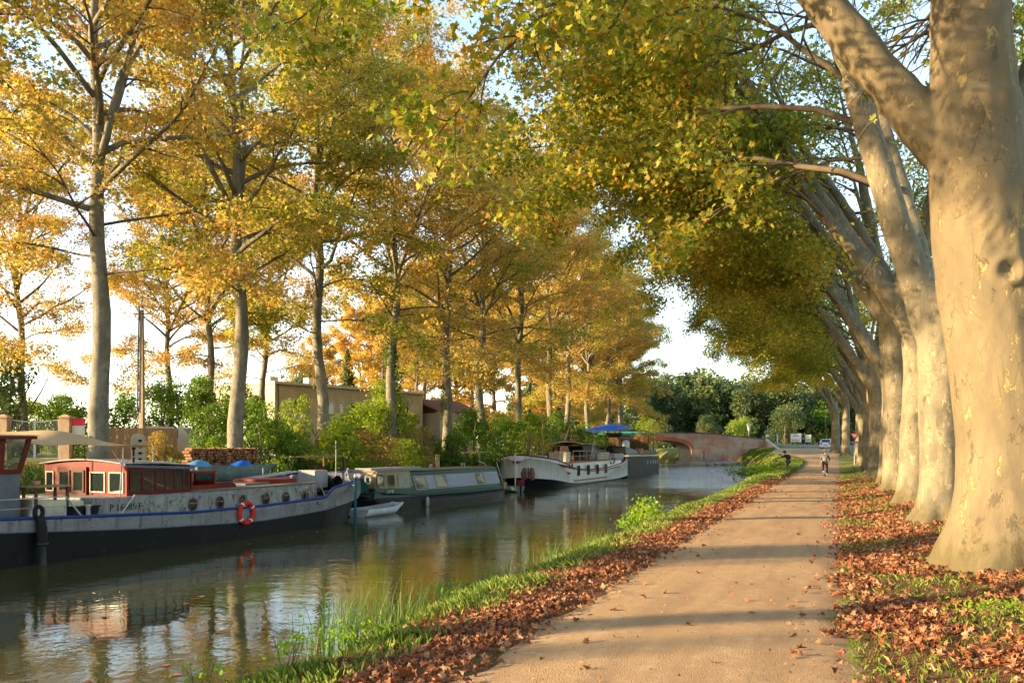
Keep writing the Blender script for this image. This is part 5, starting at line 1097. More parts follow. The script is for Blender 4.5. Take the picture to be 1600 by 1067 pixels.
# gate, pillars, fence, notice
gz = 1.35
GA, GB_ = Vector((-41.9, 35.7, gz)), Vector((-39.2, 36.9, gz)); ga = math.atan2(1.2, 2.7)
M['sandstone'] = paint('sand_pillar', (.55, .38, .24), .85)
for p, lb_ in ((GA, 'sandy gate pillar left of the metal gate on the far bank'), (GB_ + Vector((.25, .1, 0)), 'sandy gate pillar right of the metal gate, next to the red notice')):
    mb = MB().box(-.27, .27, -.27, .27, 0, 2.25).box(-.32, .32, -.32, .32, 2.25, 2.33).hexa([(-.3, -.3, 2.333), (.3, -.3, 2.333), (.3, .3, 2.333), (-.3, .3, 2.333), (-.1, -.1, 2.45), (.1, -.1, 2.45), (.1, .1, 2.45), (-.1, .1, 2.45)])
    tag(mb.build('gate_pillar', M['sandstone'], None, tuple(p), ga, bevel=.01), lb_, 'gate pillar', 'sandy gate pillars')
G = empty('metal_gate', tuple(GA + Vector((.3, .13, 0))), ga, 'grey metal gate of upright bars between two sandy pillars', 'gate')
L_ = (GB_ - GA).length - .42
mb = MB()
for k in range(29): x = .05 + (L_ - .1) * k / 28; mb.box(x - .012, x + .012, -.012, .012, .12, 2.0 + .12 * (1 - math.sin(PI * k / 28)))
mb.build('bars', M['mid_grey'], G); mb = MB().box(0, L_, -.03, .03, .06, .12).box(0, .06, -.03, .03, .12, 2.15).box(L_ - .06, L_, -.03, .03, .12, 2.15).box(L_ / 2 - .06, L_ / 2 + .06, -.03, .03, .12, 2.05)
mb.tube([(L_ * k / 12, 0, 2.04 + .12 * (1 - math.sin(PI * k / 12))) for k in range(13)], .035, 6); mb.build('gate_frame', M['steel'], G)
nt_ = empty('notice_board', (-38.3, 37.2, gz), ga, 'red-topped white notice board beside the right gate pillar', 'notice board')
MB().box(-.32, .32, -.02, .02, 1.25, 1.85).build('white_panel', M['white'], nt_); MB().box(-.34, .34, -.03, .03, 1.853, 2.25).build('red_panel', paint('notice_red', (.7, .05, .08), .5), nt_); MB().tube([(.3, .05, 0), (.3, .05, 2.2)], .03, 6).tube([(-.3, .05, 0), (-.3, .05, 1.9)], .03, 6).build('post', M['maroon'], nt_)
fe = empty('wooden_fence', (-37.8, 37.8, gz), R(38), 'brown wooden panel fence right of the gate behind the leftmost tree', 'fence')
mb = MB()
for k in range(30): mb.box(k * .14, k * .14 + .13, 0, .025, .05, 1.75 + .01 * math.sin(k * 2.2))
mb.build('boards', M['wood'], fe, fixn=True)
for k in range(3): MB().box(k * 2.05 - .05, k * 2.05 + .05, .026, .12, 0, 1.85).build('post', M['wood_dark'], fe)
pu = empty('parasol', (-46.5, 37.0, gz), 0, 'mauve parasol at the far left edge behind the gate', 'parasol')
MB().lathe([(1.9, 2.2), (1.0, 2.7), (.05, 3.0)], (0, 0, 0), 8, smooth=False).lathe([(1.9, 2.18), (.05, 2.95)], (0, 0, 0), 8, smooth=False).build('canopy', paint('mauve', (.22, .18, .32), .9), pu); MB().tube([(0, 0, 0), (0, 0, 3.05)], .03, 8).build('pole', M['steel'], pu)
up = empty('utility_pole', (-36.6, 40.0, 1.3), R(10), 'tall concrete utility pole with a dark cable, right of the leftmost plane tree', 'utility pole')
MB().hexa([(-.16, -.13, 0), (.16, -.13, 0), (.16, .13, 0), (-.16, .13, 0), (-.09, -.07, 8.4), (.09, -.07, 8.4), (.09, .07, 8.4), (-.09, .07, 8.4)]).build('pole', paint('pole_concrete', (.36, .28, .2), .85), up, bevel=.02)
MB().tube([(-.18, -.14, 2.7), (-.15, -.12, 6), (-.11, -.1, 8.6)], .045, 6).build('cable', paint('cable_blue', (.03, .06, .12), .5), up); MB().tube([(-.5, 0, 8.2), (.5, 0, 8.2)], .04, 6).tube([(0, 0, 8.3), (0, 0, 9.2)], .03, 6).build('crossarm', M['wood_dark'], up)
up = empty('utility_pole', (-43.0, 80.1, 1.5), 0, 'thin distant power pole over the roof between cream building and ivy tree', 'utility pole'); MB().tube([(0, 0, 0), (0, 0, 9.6)], [.14, .09], 8).build('pole', M['mid_grey'], up); MB().box(-.9, .9, -.04, .04, 9.0, 9.1).build('crossarm', M['mid_grey'], up)
w_ = MB().tube([(-43, 80.1, 10.3), (-50, 66, 10.0), (-57, 52, 10.4)], .02, 4); tag(w_.build('power_line', M['black']), 'thin wire running left from the distant power pole', 'wire')
mc = empty('meter_cabinet', (-27.9, 30.3, 1.15), R(35), 'pale stone meter pillar with rounded top and four dark slots by the water', 'meter pillar')
MB().prism([(-.27, 0), (.27, 0), (.27, 1.28), (.2, 1.42), (.08, 1.48), (-.08, 1.48), (-.2, 1.42), (-.27, 1.28)], -.22, .22, 'y').build('pillar', M['lime_stone'], mc, bevel=.015)
for k in range(4): MB().box(.02, .16, -.235, -.222, .35 + .26 * k, .45 + .26 * k).build('slot', M['black'], mc)
vn = empty('camper_van', (-36.6, 42.3, 1.25), R(40), 'white camper van half hidden by shrubs left of the firewood', 'van')
MB().prism([(-2.1, .45), (2.0, .45), (2.1, 1.0), (1.6, 1.25), (1.1, 1.95), (-2.0, 2.0), (-2.1, 1.6)], -.95, .95, 'y').build('body', M['white'], vn, bevel=.06)
MB().prism([(1.15, 1.3), (1.5, 1.3), (1.08, 1.85), (.7, 1.85)], -.965, -.951, 'y').box(-1.6, .4, -.965, -.951, 1.3, 1.8).build('window', M['glass_dark'], vn)
for x in (-1.3, 1.35): MB().lathe([(0, -.98), (.3, -.98), (.34, -.9), (.34, -.75), (0, -.75)], (x, 0, .34), 18, 'y').build('wheel', M['black'], vn)
# firewood stack
wp = empty('firewood_stack', (-25.7, 30.5, 1.02), R(66), 'long stack of split brown firewood beside the second tree on the far bank', 'firewood')
mb = MB(); rg = np.random.default_rng(5)
for r_ in range(8):
    for k in range(24 - r_ // 3):
        x = .14 * k + .07 * (r_ % 2) + rg.uniform(-.02, .02) + r_ * .02; z_ = .07 + r_ * .125; q = rg.uniform(.05, .075); yo = rg.uniform(-.06, .06)
        if rg.uniform() < .93: mb.tube([(x, -.3 + yo, z_), (x + rg.uniform(-.01, .01), .3 + yo, z_)], q, 7, smooth=False)
t = NT('split_wood'); g = t.coord('Object'); M['logs'] = t.done(t.bsdf(t.ramp(t.noise(g, 5, 3), [(.3, (.07, .035, .02)), (.5, (.22, .10, .05)), (.7, (.40, .22, .11))]), .9, 0, .1))
mb.build('logs', M['logs'], wp); MB().box(-.1, 3.4, -.25, -.15, 0, .03).box(-.1, 3.4, .15, .25, 0, .03).build('bearer', M['wood_dark'], wp)
hut = empty('wooden_shelter', (-24.9, 38.4, .2), R(78), 'low dark wooden shelter with a flat brown roof behind the old barge bow', 'shelter')
MB().box(-1.9, 2.2, -.75, .8, 1.35, 1.43).build('roof', M['wood'], hut, bevel=.01)
for x in (-1.7, 2.0):
    for y in (-.65, .7): MB().box(x - .05, x + .05, y - .05, y + .05, -.6, 1.35).build('post', M['wood_dark'], hut)
MB().box(-1.6, 1.2, .62, .66, .2, 1.2).box(-.2, .9, -.4, .3, .2, .9).build('back_boards', M['maroon'], hut)

# ================================================================== signs and things by the road
def hz_(x, y): return float(height(x, y))
sg = empty('give_way_sign', (1.5, 95.3, hz_(1.5, 95.3)), 0, 'red and white triangular give way sign on a thin post by the towpath trees', 'road sign')
g0 = hz_(1.5, 95.3); ztop = 3.44 - g0; w = .46; hh = .80
MB().prism([(-w, ztop), (w, ztop), (.03, ztop - hh), (-.03, ztop - hh)], -.03, -.01, 'y').build('red_border', M['ring_red'], sg, bevel=.004)
MB().prism([(-w * .58, ztop - .13), (w * .58, ztop - .13), (0, ztop - hh + .21)], -.036, -.031, 'y').build('white_field', M['white'], sg)
MB().box(-.36, .36, -.03, -.012, ztop - hh - .27, ztop - hh - .06).build('plate', M['pale_grey'], sg)
MB().tube([(0, .03, -.3), (0, .03, ztop)], .035, 8).build('post', M['steel'], sg)
def board(x, y, wd, h_, leg, label, rz=R(-4)):
    e = empty('information_board', (x, y, hz_(x, y) + 0.0), rz, label, 'information board', 'white information boards by the road')
    MB().box(-wd / 2, wd / 2, -.04, .04, leg, leg + h_).build('panel', M['white'], e); MB().box(-wd / 2 - .06, wd / 2 + .06, -.06, .06, leg + h_, leg + h_ + .08).build('frame', M['mid_grey'], e)
    mb = MB(); rg = np.random.default_rng(int(wd * 100))
    for k in range(5): a = -wd * .4 + wd * .16 * k; mb.box(a, a + wd * .13, -.05, -.042, leg + .15 + rg.uniform(0, .1), leg + .35 + rg.uniform(0, .2))
    mb.box(-wd * .3, wd * .3, -.05, -.042, leg + h_ * .72, leg + h_ * .82); mb.build('picture', M['terracotta'], e)
    for s in (-1, 1): MB().tube([(s * wd / 2, .05, -.2), (s * wd / 2, .05, leg + h_)], .05, 6).build('post', M['pale_grey'], e)
board(-7.3, 172.0, 1.85, 1.5, 1.15, 'larger of two white information boards beyond the road')
board(-5.2, 172.4, 1.0, 1.25, 1.15, 'smaller of two white information boards beyond the road, on the right')
def simple(name, label, cat, x, y, mb, mat, z=None, rz=0): return tag(mb.build(name, mat, None, (x, y, hz_(x, y) if z is None else z), rz), label, cat)
e = empty('marker_post', (-9.6, 156.5, 1.9), 0, 'slim white marker post in the middle of the road edge beyond the photographer', 'post')
MB().tube([(0, 0, -.3), (0, 0, 2.2)], .07, 8).build('post', M['white'], e); MB().box(-.22, .22, -.04, .04, 1.6, 2.1).build('plate', M['pale_grey'], e)
e = empty('road_sign', (-11.4, 159, 1.9), 0, 'thin pale pole with small dark plates at the end of the bridge parapet', 'road sign')
MB().tube([(0, 0, -.3), (0, 0, 3.6)], .06, 8).build('pole', M['pale_grey'], e); MB().lathe([(0, -.12), (.28, -.12), (.28, -.08), (0, -.08)], (0, 0, 1.9), 16, 'y').build('round_plate', M['white'], e); MB().box(.35, .95, -.12, -.08, .9, 1.5).build('dark_plate', M['mid_grey'], e); MB().box(.4, .9, -.12, -.08, .5, .8).tube([(.65, 0, -.3), (.65, 0, 1.5)], .04, 6).build('white_plate', M['white'], e)
e = empty('street_lamp', (-15.4, 169, 1.9), 0, 'flared white street lamp standing behind the bridge parapet', 'street lamp')
MB().tube([(0, 0, -.3), (0, 0, 3.2)], .09, 8).build('post', M['pale_grey'], e); MB().lathe([(.1, 3.0), (.2, 3.2), (.42, 4.1), (.5, 4.15), (.45, 4.22), (0, 4.3)], (0, 0, 0), 16).build('lamp_head', M['white'], e)
gr = MB()
for s in np.arange(14, 44, 2.0): gr.add([tuple(bp(s + x * 1.95, 5.45 + y * .12, deckz(s) + z_ * .45 + .0)) for z_ in (0, 1) for x, y in ((0, 0), (1, 0), (1, 1), (0, 1))], [(0, 3, 2, 1), (4, 5, 6, 7), (0, 1, 5, 4), (1, 2, 6, 5), (2, 3, 7, 6), (3, 0, 4, 7)])
tag(gr.build('road_barrier', M['pale_grey']), 'low pale barrier running along the far edge of the road', 'barrier')
# white hatchback
CR = empty('parked_car', (-1.55, 143.2, 1.66), R(82), 'white hatchback parked at the end of the towpath beside the broad tree', 'car')
prof = [(-1.95, .35), (-1.9, .75), (-1.75, 1.0), (-1.3, 1.45), (-.3, 1.5), (.35, 1.42), (1.0, .98), (1.75, .82), (1.95, .6), (1.95, .32)]
rows = []
for f, in_ in ((-1, .0), (-.93, .06), (0, .0), (.93, .06), (1, .0)):
    rows.append([(x, f * .84 * (1 - .13 * max(0, (z_ - .95) / .55)), z_) for x, z_ in prof])
cb = MB(); cb.grid([[(x, -.84 * (1 - .15 * max(0, (z_ - .95) / .55)), z_) for x, z_ in prof], [(x, .84 * (1 - .15 * max(0, (z_ - .95) / .55)), z_) for x, z_ in prof]])
vsL = [(x, -.84 * (1 - .15 * max(0, (z_ - .95) / .55)), z_) for x, z_ in prof]; cb.add(vsL, [tuple(range(10))]); cb.add([(x, -y, z_) for x, y, z_ in vsL], [tuple(range(10))[::-1]]); cb.box(-1.9, 1.9, -.8, .8, .28, .36)
cb.build('body', paint('car_white', (.75, .76, .78), .25, dirt=.05), CR, bevel=.04)
MB().add([(-1.72, -.62, 1.06), (-1.72, .62, 1.06), (-1.37, .56, 1.42), (-1.37, -.56, 1.42)], [(0, 1, 2, 3)]).add([(-1.77, -.62, 1.05), (-1.77, .62, 1.05), (-1.42, .56, 1.41), (-1.42, -.56, 1.41)], [(3, 2, 1, 0)]).build('rear_window', M['glass_dark'], CR)
for s in (-1, 1): MB().hexa([(-1.2, s * .80, 1.0), (.7, s * .80, 1.0), (.7, s * .855, 1.0), (-1.2, s * .855, 1.0), (-1.05, s * .72, 1.38), (.25, s * .72, 1.38), (.25, s * .775, 1.38), (-1.05, s * .775, 1.38)]).build('side_window', M['glass_dark'], CR)
for x in (-1.25, 1.25):
    for s in (-1, 1):
        w_ = MB().lathe([(.22, s * .86), (.3, s * .86), (.31, s * .8), (.31, s * .66), (0, s * .66)], (x, 0, .31), 20, 'y').build('wheel', M['black'], CR); MB().lathe([(0, s * .85), (.2, s * .865), (.22, s * .85)], (x, 0, .31), 16, 'y').build('rim', M['steel'], w_)
for s in (-1, 1): MB().box(-1.93, -1.86, s * .62 - .12, s * .62 + .12, .72, .98).build('tail_light', M['ring_red'], CR)
MB().box(-1.96, -1.93, -.26, .26, .55, .67).build('number_plate', M['pale_grey'], CR)

# ================================================================== people (skinned skeletons, one continuous surface each)
M['skin'] = paint('skin', (.50, .27, .18), .55, dirt=.05); M['hair_dark'] = paint('hair_dark', (.03, .02, .015), .7); M['hair_grey'] = paint('hair_grey', (.16, .14, .13), .8)
M['jacket_grey'] = paint('jacket_grey', (.17, .16, .16), .9); M['trouser_black'] = paint('trouser_black', (.025, .025, .03), .9); M['jacket_dark'] = paint('jacket_dark', (.05, .055, .05), .9); M['trouser_grey'] = paint('trouser_grey', (.10, .10, .11), .9); M['shoe'] = paint('shoe', (.03, .025, .02), .6); M['shirt_pink'] = paint('shirt_pink', (.55, .35, .30), .9)
def skin(name, V, E, rad, mat, parent, sub_=1, root=0):
    me = bpy.data.meshes.new(name); me.from_pydata(V, E, []); o = bpy.data.objects.new('tmp', me); COL.objects.link(o)
    m = o.modifiers.new('s', 'SKIN'); m.use_smooth_shade = True; s = o.modifiers.new('u', 'SUBSURF'); s.levels = sub_; s.render_levels = sub_
    sv = me.skin_vertices[0].data
    for i, r_ in enumerate(rad): sv[i].radius = (r_, r_) if not hasattr(r_, '__len__') else r_; sv[i].use_root = (i == root)
    m2 = bake(o); m2.name = name; m2.polygons.foreach_set('use_smooth', np.ones(len(m2.polygons), bool)); return link(name, m2, mat, parent)
def person(J, root, label, mats, loc, rz, hair_full=True, grip=.8):
    """J: joints as vectors; builds the body (head, neck, trunk, arms with five-fingered hands, legs) as one skin, clothes over it"""
    e = empty('person', loc, rz, label, 'person'); V = []; E = []; Rr = []
    def a(p, r_, par=None):
        V.append(tuple(p)); Rr.append(r_); i = len(V) - 1
        if par is not None: E.append((par, i))
        return i
    pel = a(J['pelvis'], (.15, .11)); wa = a(J['waist'], (.135, .10), pel); chx = a(J['chest'], (.165, .115), wa); nk = a(J['neck'], .055, chx)
    hd = J['head']; up_ = (Vector(hd) - Vector(J['neck'])).normalized(); fw = Vector(J['face']).normalized(); rt = fw.cross(up_).normalized()
    c1 = a(Vector(hd) - up_ * .09 + fw * .012, .062, nk); c2 = a(Vector(hd), .088, c1); c3 = a(Vector(hd) + up_ * .07 - fw * .01, .08, c2)
    a(Vector(hd) + fw * .098 - up_ * .02, .016, c2)                  # nose
    for s in (-1, 1): a(Vector(hd) + rt * s * .09 - up_ * .01, .018, c2)  # ears
    for s in ('L', 'R'):
        sh = a(J['sh' + s], .062, chx); el = a(J['el' + s], .043, sh); wr = a(J['wr' + s], .028, el)
        d = (Vector(J['wr' + s]) - Vector(J['el' + s])).normalized(); pn = Vector(J.get('palm' + s, (0, 0, -1))).normalized(); sd2 = d.cross(pn).normalized()
        pm = a(Vector(J['wr' + s]) + d * .045, (.036, .018), wr); kb = a(Vector(J['wr' + s]) + d * .085, (.038, .016), pm)
        for q, (off, ln) in enumerate(((-.030, .060), (-.010, .072), (.010, .068), (.029, .052))):
            b0 = Vector(J['wr' + s]) + d * .095 + sd2 * off; f1 = a(b0, .0095, kb); f2 = a(b0 + (d * (1 - grip * .6) + pn * grip * .7).normalized() * ln * .55, .009, f1); a(V[f2] and Vector(V[f2]) + (d * (1 - grip * 1.5) + pn).normalized() * ln * .5, .008, f2)
        t1 = a(Vector(J['wr' + s]) + d * .035 + sd2 * -.045 + pn * .01, .011, pm); a(Vector(V[t1]) + (d + pn * .8 - sd2 * .3).normalized() * .045, .009, t1)
        hp = a(J['hip' + s], .095, pel); kn = a(J['kn' + s], .06, hp); an_ = a(J['an' + s], .040, kn); a(J['toe' + s], .034, an_)
    body = skin('body', V, E, Rr, mats['skin'], e, 1, pel)
    # eyes and mouth
    ey = MB()
    for s in (-1, 1):
        p = Vector(hd) + fw * .085 + rt * s * .032 + up_ * .012; ey.lathe([(0, -.009), (.009, 0), (0, .009)], tuple(p), 8)
    ey.build('eyes', M['hair_dark'], e); p = Vector(hd) + fw * .078 - up_ * .062; MB().tube([p - rt * .022, p + fw * .004, p + rt * .022], .005, 5).build('mouth', M['maroon'], e)
    def garment(name, chain, edges, rads, mat): return skin(name, [tuple(J[k]) if isinstance(k, str) else tuple(k) for k in chain], edges, rads, mat, e, 1, 0)
    L = lambda k1, k2, f: tuple(Vector(J[k1]).lerp(Vector(J[k2]), f))
    jk = garment('jacket', ['waist', 'chest', L('chest', 'neck', .75), 'shL', 'elL', L('elL', 'wrL', .93), 'shR', 'elR', L('elR', 'wrR', .93), L('pelvis', 'waist', .05)],
                 [(0, 1), (1, 2), (1, 3), (3, 4), (4, 5), (1, 6), (6, 7), (7, 8), (0, 9)], [(.16, .13), (.19, .14), .07, .078, .058, .045, .078, .058, .045, (.172, .135)], mats['jacket'])
    tr_ = garment('trousers', ['pelvis', 'hipL', 'knL', L('knL', 'anL', .95), 'hipR', 'knR', L('knR', 'anR', .95)], [(0, 1), (1, 2), (2, 3), (0, 4), (4, 5), (5, 6)], [(.16, .125), .112, .078, .062, .112, .078, .062], mats['trousers'])
    for s in ('L', 'R'): skin('shoe', [tuple(Vector(J['an' + s]) + Vector((0, 0, -.02))), tuple(L('an' + s, 'toe' + s, .45)), tuple(J['toe' + s])], [(0, 1), (1, 2)], [.052, .055, .042], M['shoe'], e, 1, 0)
    h = Vector(hd); skin('hair', [tuple(h + up_ * .035 - fw * .03), tuple(h + up_ * .075 - fw * .01), tuple(h - up_ * .03 - fw * .055), tuple(h + up_ * .06 + fw * .03)], [(0, 1), (0, 2), (1, 3)], [.098, .085, .07, .06], mats['hair'], e, 1, 0)
    return e
# cyclist riding away (local +y is forward)
J = dict(pelvis=(0, -.10, 1.0), waist=(0, -.02, 1.14), chest=(0, .14, 1.36), neck=(0, .25, 1.52), head=(0, .33, 1.64), face=(0, 1, -.25),
         shL=(-.19, .17, 1.42), elL=(-.30, .33, 1.18), wrL=(-.26, .52, 1.06), shR=(.19, .17, 1.42), elR=(.30, .33, 1.18), wrR=(.26, .52, 1.06), palmL=(0, .2, -1), palmR=(0, .2, -1),
         hipL=(-.09, -.08, .97), knL=(-.12, .26, .70), anL=(-.11, .10, .34), toeL=(-.12, .25, .30), hipR=(.09, -.08, .97), knR=(.13, .20, .60), anR=(.11, .0, .16), toeR=(.13, .15, .10))
person(J, 0, 'cyclist in grey jacket and black trousers riding away along the towpath', dict(skin=M['skin'], jacket=M['jacket_grey'], trousers=M['trouser_black'], hair=M['hair_grey']), (-.86, 64.9, 0.03), 0)
BK = empty('bicycle', (-.86, 64.9, 0.03), 0, 'dark bicycle ridden by the cyclist in the grey jacket', 'bicycle')
for y in (-.52, .55):
    mb = MB(); ring(mb, (0, y, .34), .325, .024, 'x', 28, 8); wh_ = mb.build('wheel', M['black'], BK); mb = MB()
    ring(mb, (0, y, .34), .295, .01, 'x', 24, 5)
    for k in range(14): a = PI * k / 7; mb.tube([(0, y, .34), (0, y + .295 * math.cos(a), .34 + .295 * math.sin(a))], .002, 3)
    mb.tube([(-.05, y, .34), (.05, y, .34)], .018, 8); mb.build('rim', M['steel'], wh_)
MB().tube([(0, -.52, .34), (0, -.08, .30), (0, -.2, .85)], .016, 6).tube([(0, -.08, .30), (0, .42, .80)], .018, 6).tube([(0, -.18, .78), (0, .40, .86)], .016, 6).tube([(0, .38, .98), (0, .44, .72), (0, .55, .34)], .016, 6).tube([(0, -.18, .78), (0, -.52, .34)], .012, 6).build('frame', M['mid_grey'], BK)
MB().tube([(-.28, .52, 1.03), (-.15, .46, 1.04), (0, .40, 1.0), (.15, .46, 1.04), (.28, .52, 1.03)], .013, 6).build('handlebar', M['steel'], BK)
MB().hexa([(-.08, -.30, .88), (.08, -.30, .88), (.02, -.02, .90), (-.02, -.02, .90), (-.09, -.31, .93), (.09, -.31, .93), (.02, -.02, .94), (-.02, -.02, .94)]).build('saddle', M['black'], BK, bevel=.01)
MB().tube([(-.12, -.02, .34), (-.06, -.06, .31), (-.04, -.08, .30), (.04, -.08, .30), (.06, -.1, .27), (.13, -.13, .18)], .01, 5).box(-.17, -.07, -.0, .12, .27, .295).box(.08, .18, -.1, .02, .10, .125).build('crank_and_pedals', M['steel'], BK)
mb = MB().grid([[(x, -.52 + .36 * math.cos(a), .34 + .36 * math.sin(a)) for a in [PI * (.35 + .75 * k / 8) for k in range(9)]] for x in (-.03, .03)]); mb.build('mudguard', M['mid_grey'], BK)
MB().box(-.03, .03, -.34, -.32, .74, .80).build('rear_reflector', M['ring_red'], BK)
# photographer bending forward over the bank (local +y forward = towards the canal)
J = dict(pelvis=(0, -.05, .93), waist=(0, .0, 1.08), chest=(0, .10, 1.33), neck=(0, .18, 1.49), head=(0, .26, 1.61), face=(0, 1, -.3),
         shL=(-.19, .12, 1.41), elL=(-.27, .33, 1.22), wrL=(-.10, .50, 1.39), shR=(.19, .12, 1.41), elR=(.27, .33, 1.22), wrR=(.10, .50, 1.39), palmL=(.8, .3, .4), palmR=(-.8, .3, .4),
         hipL=(-.09, -.05, .90), knL=(-.11, .04, .49), anL=(-.13, -.06, .08), toeL=(-.14, .10, .04), hipR=(.09, -.05, .90), knR=(.12, .10, .49), anR=(.12, .0, .08), toeR=(.14, .16, .04))
PX_, PY_ = -3.72, 73.2; PZ_ = hz_(PX_, PY_)
pr_ = person(J, 0, 'person in dark clothes bending forward with a raised camera beside the path', dict(skin=M['skin'], jacket=M['jacket_dark'], trousers=M['trouser_grey'], hair=M['hair_dark']), (PX_, PY_, PZ_), R(75))
def at_person(p): v = Vector(p); v.rotate(Matrix.Rotation(R(75), 3, 'Z')); return tuple(Vector((PX_, PY_, PZ_)) + v)
cm = empty('camera_held', at_person((0, .60, 1.44)), R(75), 'dark camera held out in both hands by the bending person', 'camera')
MB().box(-.07, .07, -.03, .03, -.05, .05).build('camera_body', M['black'], cm, bevel=.008); MB().lathe([(.03, .03), (.034, .11), (0, .11)], (0, 0, 0), 12, 'y').build('lens', M['mid_grey'], cm)
bk = empty('backpack', at_person((0, -.07, 1.24)), R(75), 'small black backpack on the back of the bending person', 'backpack')
bb_ = MB().hexa([(-.15, -.18, -.12), (.15, -.18, -.12), (.15, .0, -.2), (-.15, .0, -.2), (-.13, -.06, .22), (.13, -.06, .22), (.13, .12, .2), (-.13, .12, .2)]).build('bag', M['trouser_black'], bk, bevel=.04)
MB().tube([(-.1, .1, .2), (-.13, .3, .16), (-.15, .32, 0), (-.13, .1, -.12)], .015, 5).tube([(.1, .1, .2), (.13, .3, .16), (.15, .32, 0), (.13, .1, -.12)], .015, 5).build('strap', M['shirt_pink'], bk)
# ================================================================== shrubs and background trees
def bush_mesh(seed, n, blobs, size, shape=OVAL, flat=.8):
    """unit bush (radius about 1, height 0..2) of leaf clumps"""
    rg = np.random.default_rng(seed); P = []
    for k in range(blobs):
        a = rg.uniform(0, 6.28); r = rg.uniform(0, .72) ** .7; z = rg.uniform(.18, 1.55) ; r *= (1.05 - .35 * z / 1.6); c_ = np.array([r * math.cos(a), r * math.sin(a), z]); q = rg.uniform(.22, .42)
        m = int(n / blobs); d = rg.normal(size=(m, 3)); d /= np.linalg.norm(d, axis=1)[:, None]; P.append(c_ + d * (rg.uniform(.35, 1, (m, 1)) ** .6) * q * np.array([1, 1, flat]))
    P = np.concatenate(P); tb = Tubes()
    for k in range(7):
        a = rg.uniform(0, 6.28); tb.add(curve((.1 * math.cos(a), .1 * math.sin(a), -.1), (.45 * math.cos(a), .45 * math.sin(a), 1), 1.7, rg, 7, (0, 0, .1), .3), np.linspace(.035, .008, 7), 5)
    return leaves('foliage', P, size, shape, up=.25, rg=rg), tb.mesh('stem')
BU = [bush_mesh(61, 7000, 26, .062), bush_mesh(62, 6000, 18, .07), bush_mesh(63, 8000, 34, .055), bush_mesh(64, 3500, 9, .075)]
def bush(name, label, x, y, r, h, mat, v=0, rz=0, cat='shrub', grp=None, z=None):
    e = empty(name, (x, y, (hz_(x, y) if z is None else z) - .08), rz, label, cat, grp); e.scale = (r, r, h / 2)
    for nm, me, mt in (('foliage', BU[v][0], mat), ('stem', BU[v][1], M['twig'])):
        o = bpy.data.objects.new(nm, me); COL.objects.link(o)
        if not me.materials: me.materials.append(mt)
        setmat(o, mt); o.parent = e
    return e
G1, G2, G3, G4 = M['leaf_green'], M['leaf_lime'], M['leaf_rusty'], M['leaf_dark']
def atpx(px, d):                                                    # authoring aid: a spot on the ground seen at a given bearing and depth
    q = (px - 800) / 1400; C_ = math.cos(math.atan(510 / 1400)); Sn = math.sin(math.atan(510 / 1400)); r = q * d; return r * C_ - d * Sn, r * Sn + d * C_
BS = [(105, 58, 2.6, 4.7, G1, 0, 'round bright green bush behind the metal gate'), (40, 62, 3.6, 5.0, M['leaf_lime'], 2, 'wide olive tree-like bush at the far left behind the gate'),
      (-10, 54, 3.0, 7.5, G4, 1, 'tall dark shrub cut by the left edge above the parasol'), (185, 60, 2.4, 5.0, G1, 1, 'green bush between the leftmost tree and the utility pole'),
      (262, 58, 2.8, 6.2, G1, 2, 'tall grey-green bush right of the utility pole'), (315, 56, 2.4, 6.0, G1, 0, 'dense green bush left of the second tree'),
      (250, 47, 1.3, 2.2, G3, 3, 'low golden-topped bush in front of the camper van'), (340, 44, 1.8, 4.0, G1, 1, 'dark leafy bush behind the firewood stack'),
      (405, 47, 1.6, 4.6, G1, 3, 'loose green shrub just right of the second tree'), (455, 43, 1.9, 3.6, G1, 0, 'dark green shrub below the cream building'), (462, 50, 1.3, 5.0, G2, 3, 'tall upright young shrub in front of the cream building'),
      (520, 44, 1.7, 2.9, G1, 2, 'spreading green shrub over the bow of the old barge'), (575, 48, 2.2, 3.6, G2, 0, 'bright yellow-green shrub behind the bow of the narrowboat'),
      (590, 57, 2.4, 5.0, G2, 2, 'grey-green shrub to the left of the ivy-clad trunk'), (640, 52, 1.9, 3.3, G3, 1, 'rust and yellow shrub behind the narrowboat roof'), (668, 58, 1.8, 3.9, G3, 3, 'tall rusty shrub between the two ivy-grown trunks'),
      (700, 55, 1.9, 2.8, G2, 2, 'low yellow-green shrub behind the narrowboat chimney'), (735, 62, 2.0, 3.6, G1, 1, 'green shrub left of the pale two-limbed tree'), (610, 50, 1.5, 2.3, G2, 1, 'small lime green shrub over the narrowboat cabin'),
      (785, 66, 2.6, 5.2, G1, 0, 'large green shrub behind the white barge bow'), (825, 72, 2.8, 5.4, G1, 2, 'dense green shrub behind the white barge mast'), (868, 78, 2.8, 5.6, G2, 0, 'bright green shrub over the left of the wheel shelter'),
      (905, 84, 3.0, 5.8, G1, 1, 'green shrub with yellow tips right of the wheel shelter'), (935, 96, 2.8, 5.2, G1, 2, 'dark green shrub left of the blue tarpaulin'), (548, 66, 2.2, 4.6, G1, 3, 'grey-green shrub in front of the cream building wall'),
      (618, 62, 2.2, 5.6, G2, 1, 'tall lime shrub just left of the tiled-roof house'), (560, 60, 1.8, 4.6, G1, 2, 'mid green shrub before the windows of the cream building'), (598, 60, 2.0, 6.2, G2, 0, 'tall pale green shrub covering the right part of the cream building'), (380, 52, 1.8, 5.2, G1, 0, 'dense shrub hiding the left corner of the cream building'), (850, 60, 1.3, 2.6, G2, 3, 'small lime shrub at the waterside behind the white barge')]
for k, (px, d, r, h, mt, v, lb_) in enumerate(BS):
    x, y = atpx(px, d); x = min(x, -25.6); bush('shrub', lb_, x, y, r, h, mt, v, k * 1.3, grp='shrubs along the far bank')
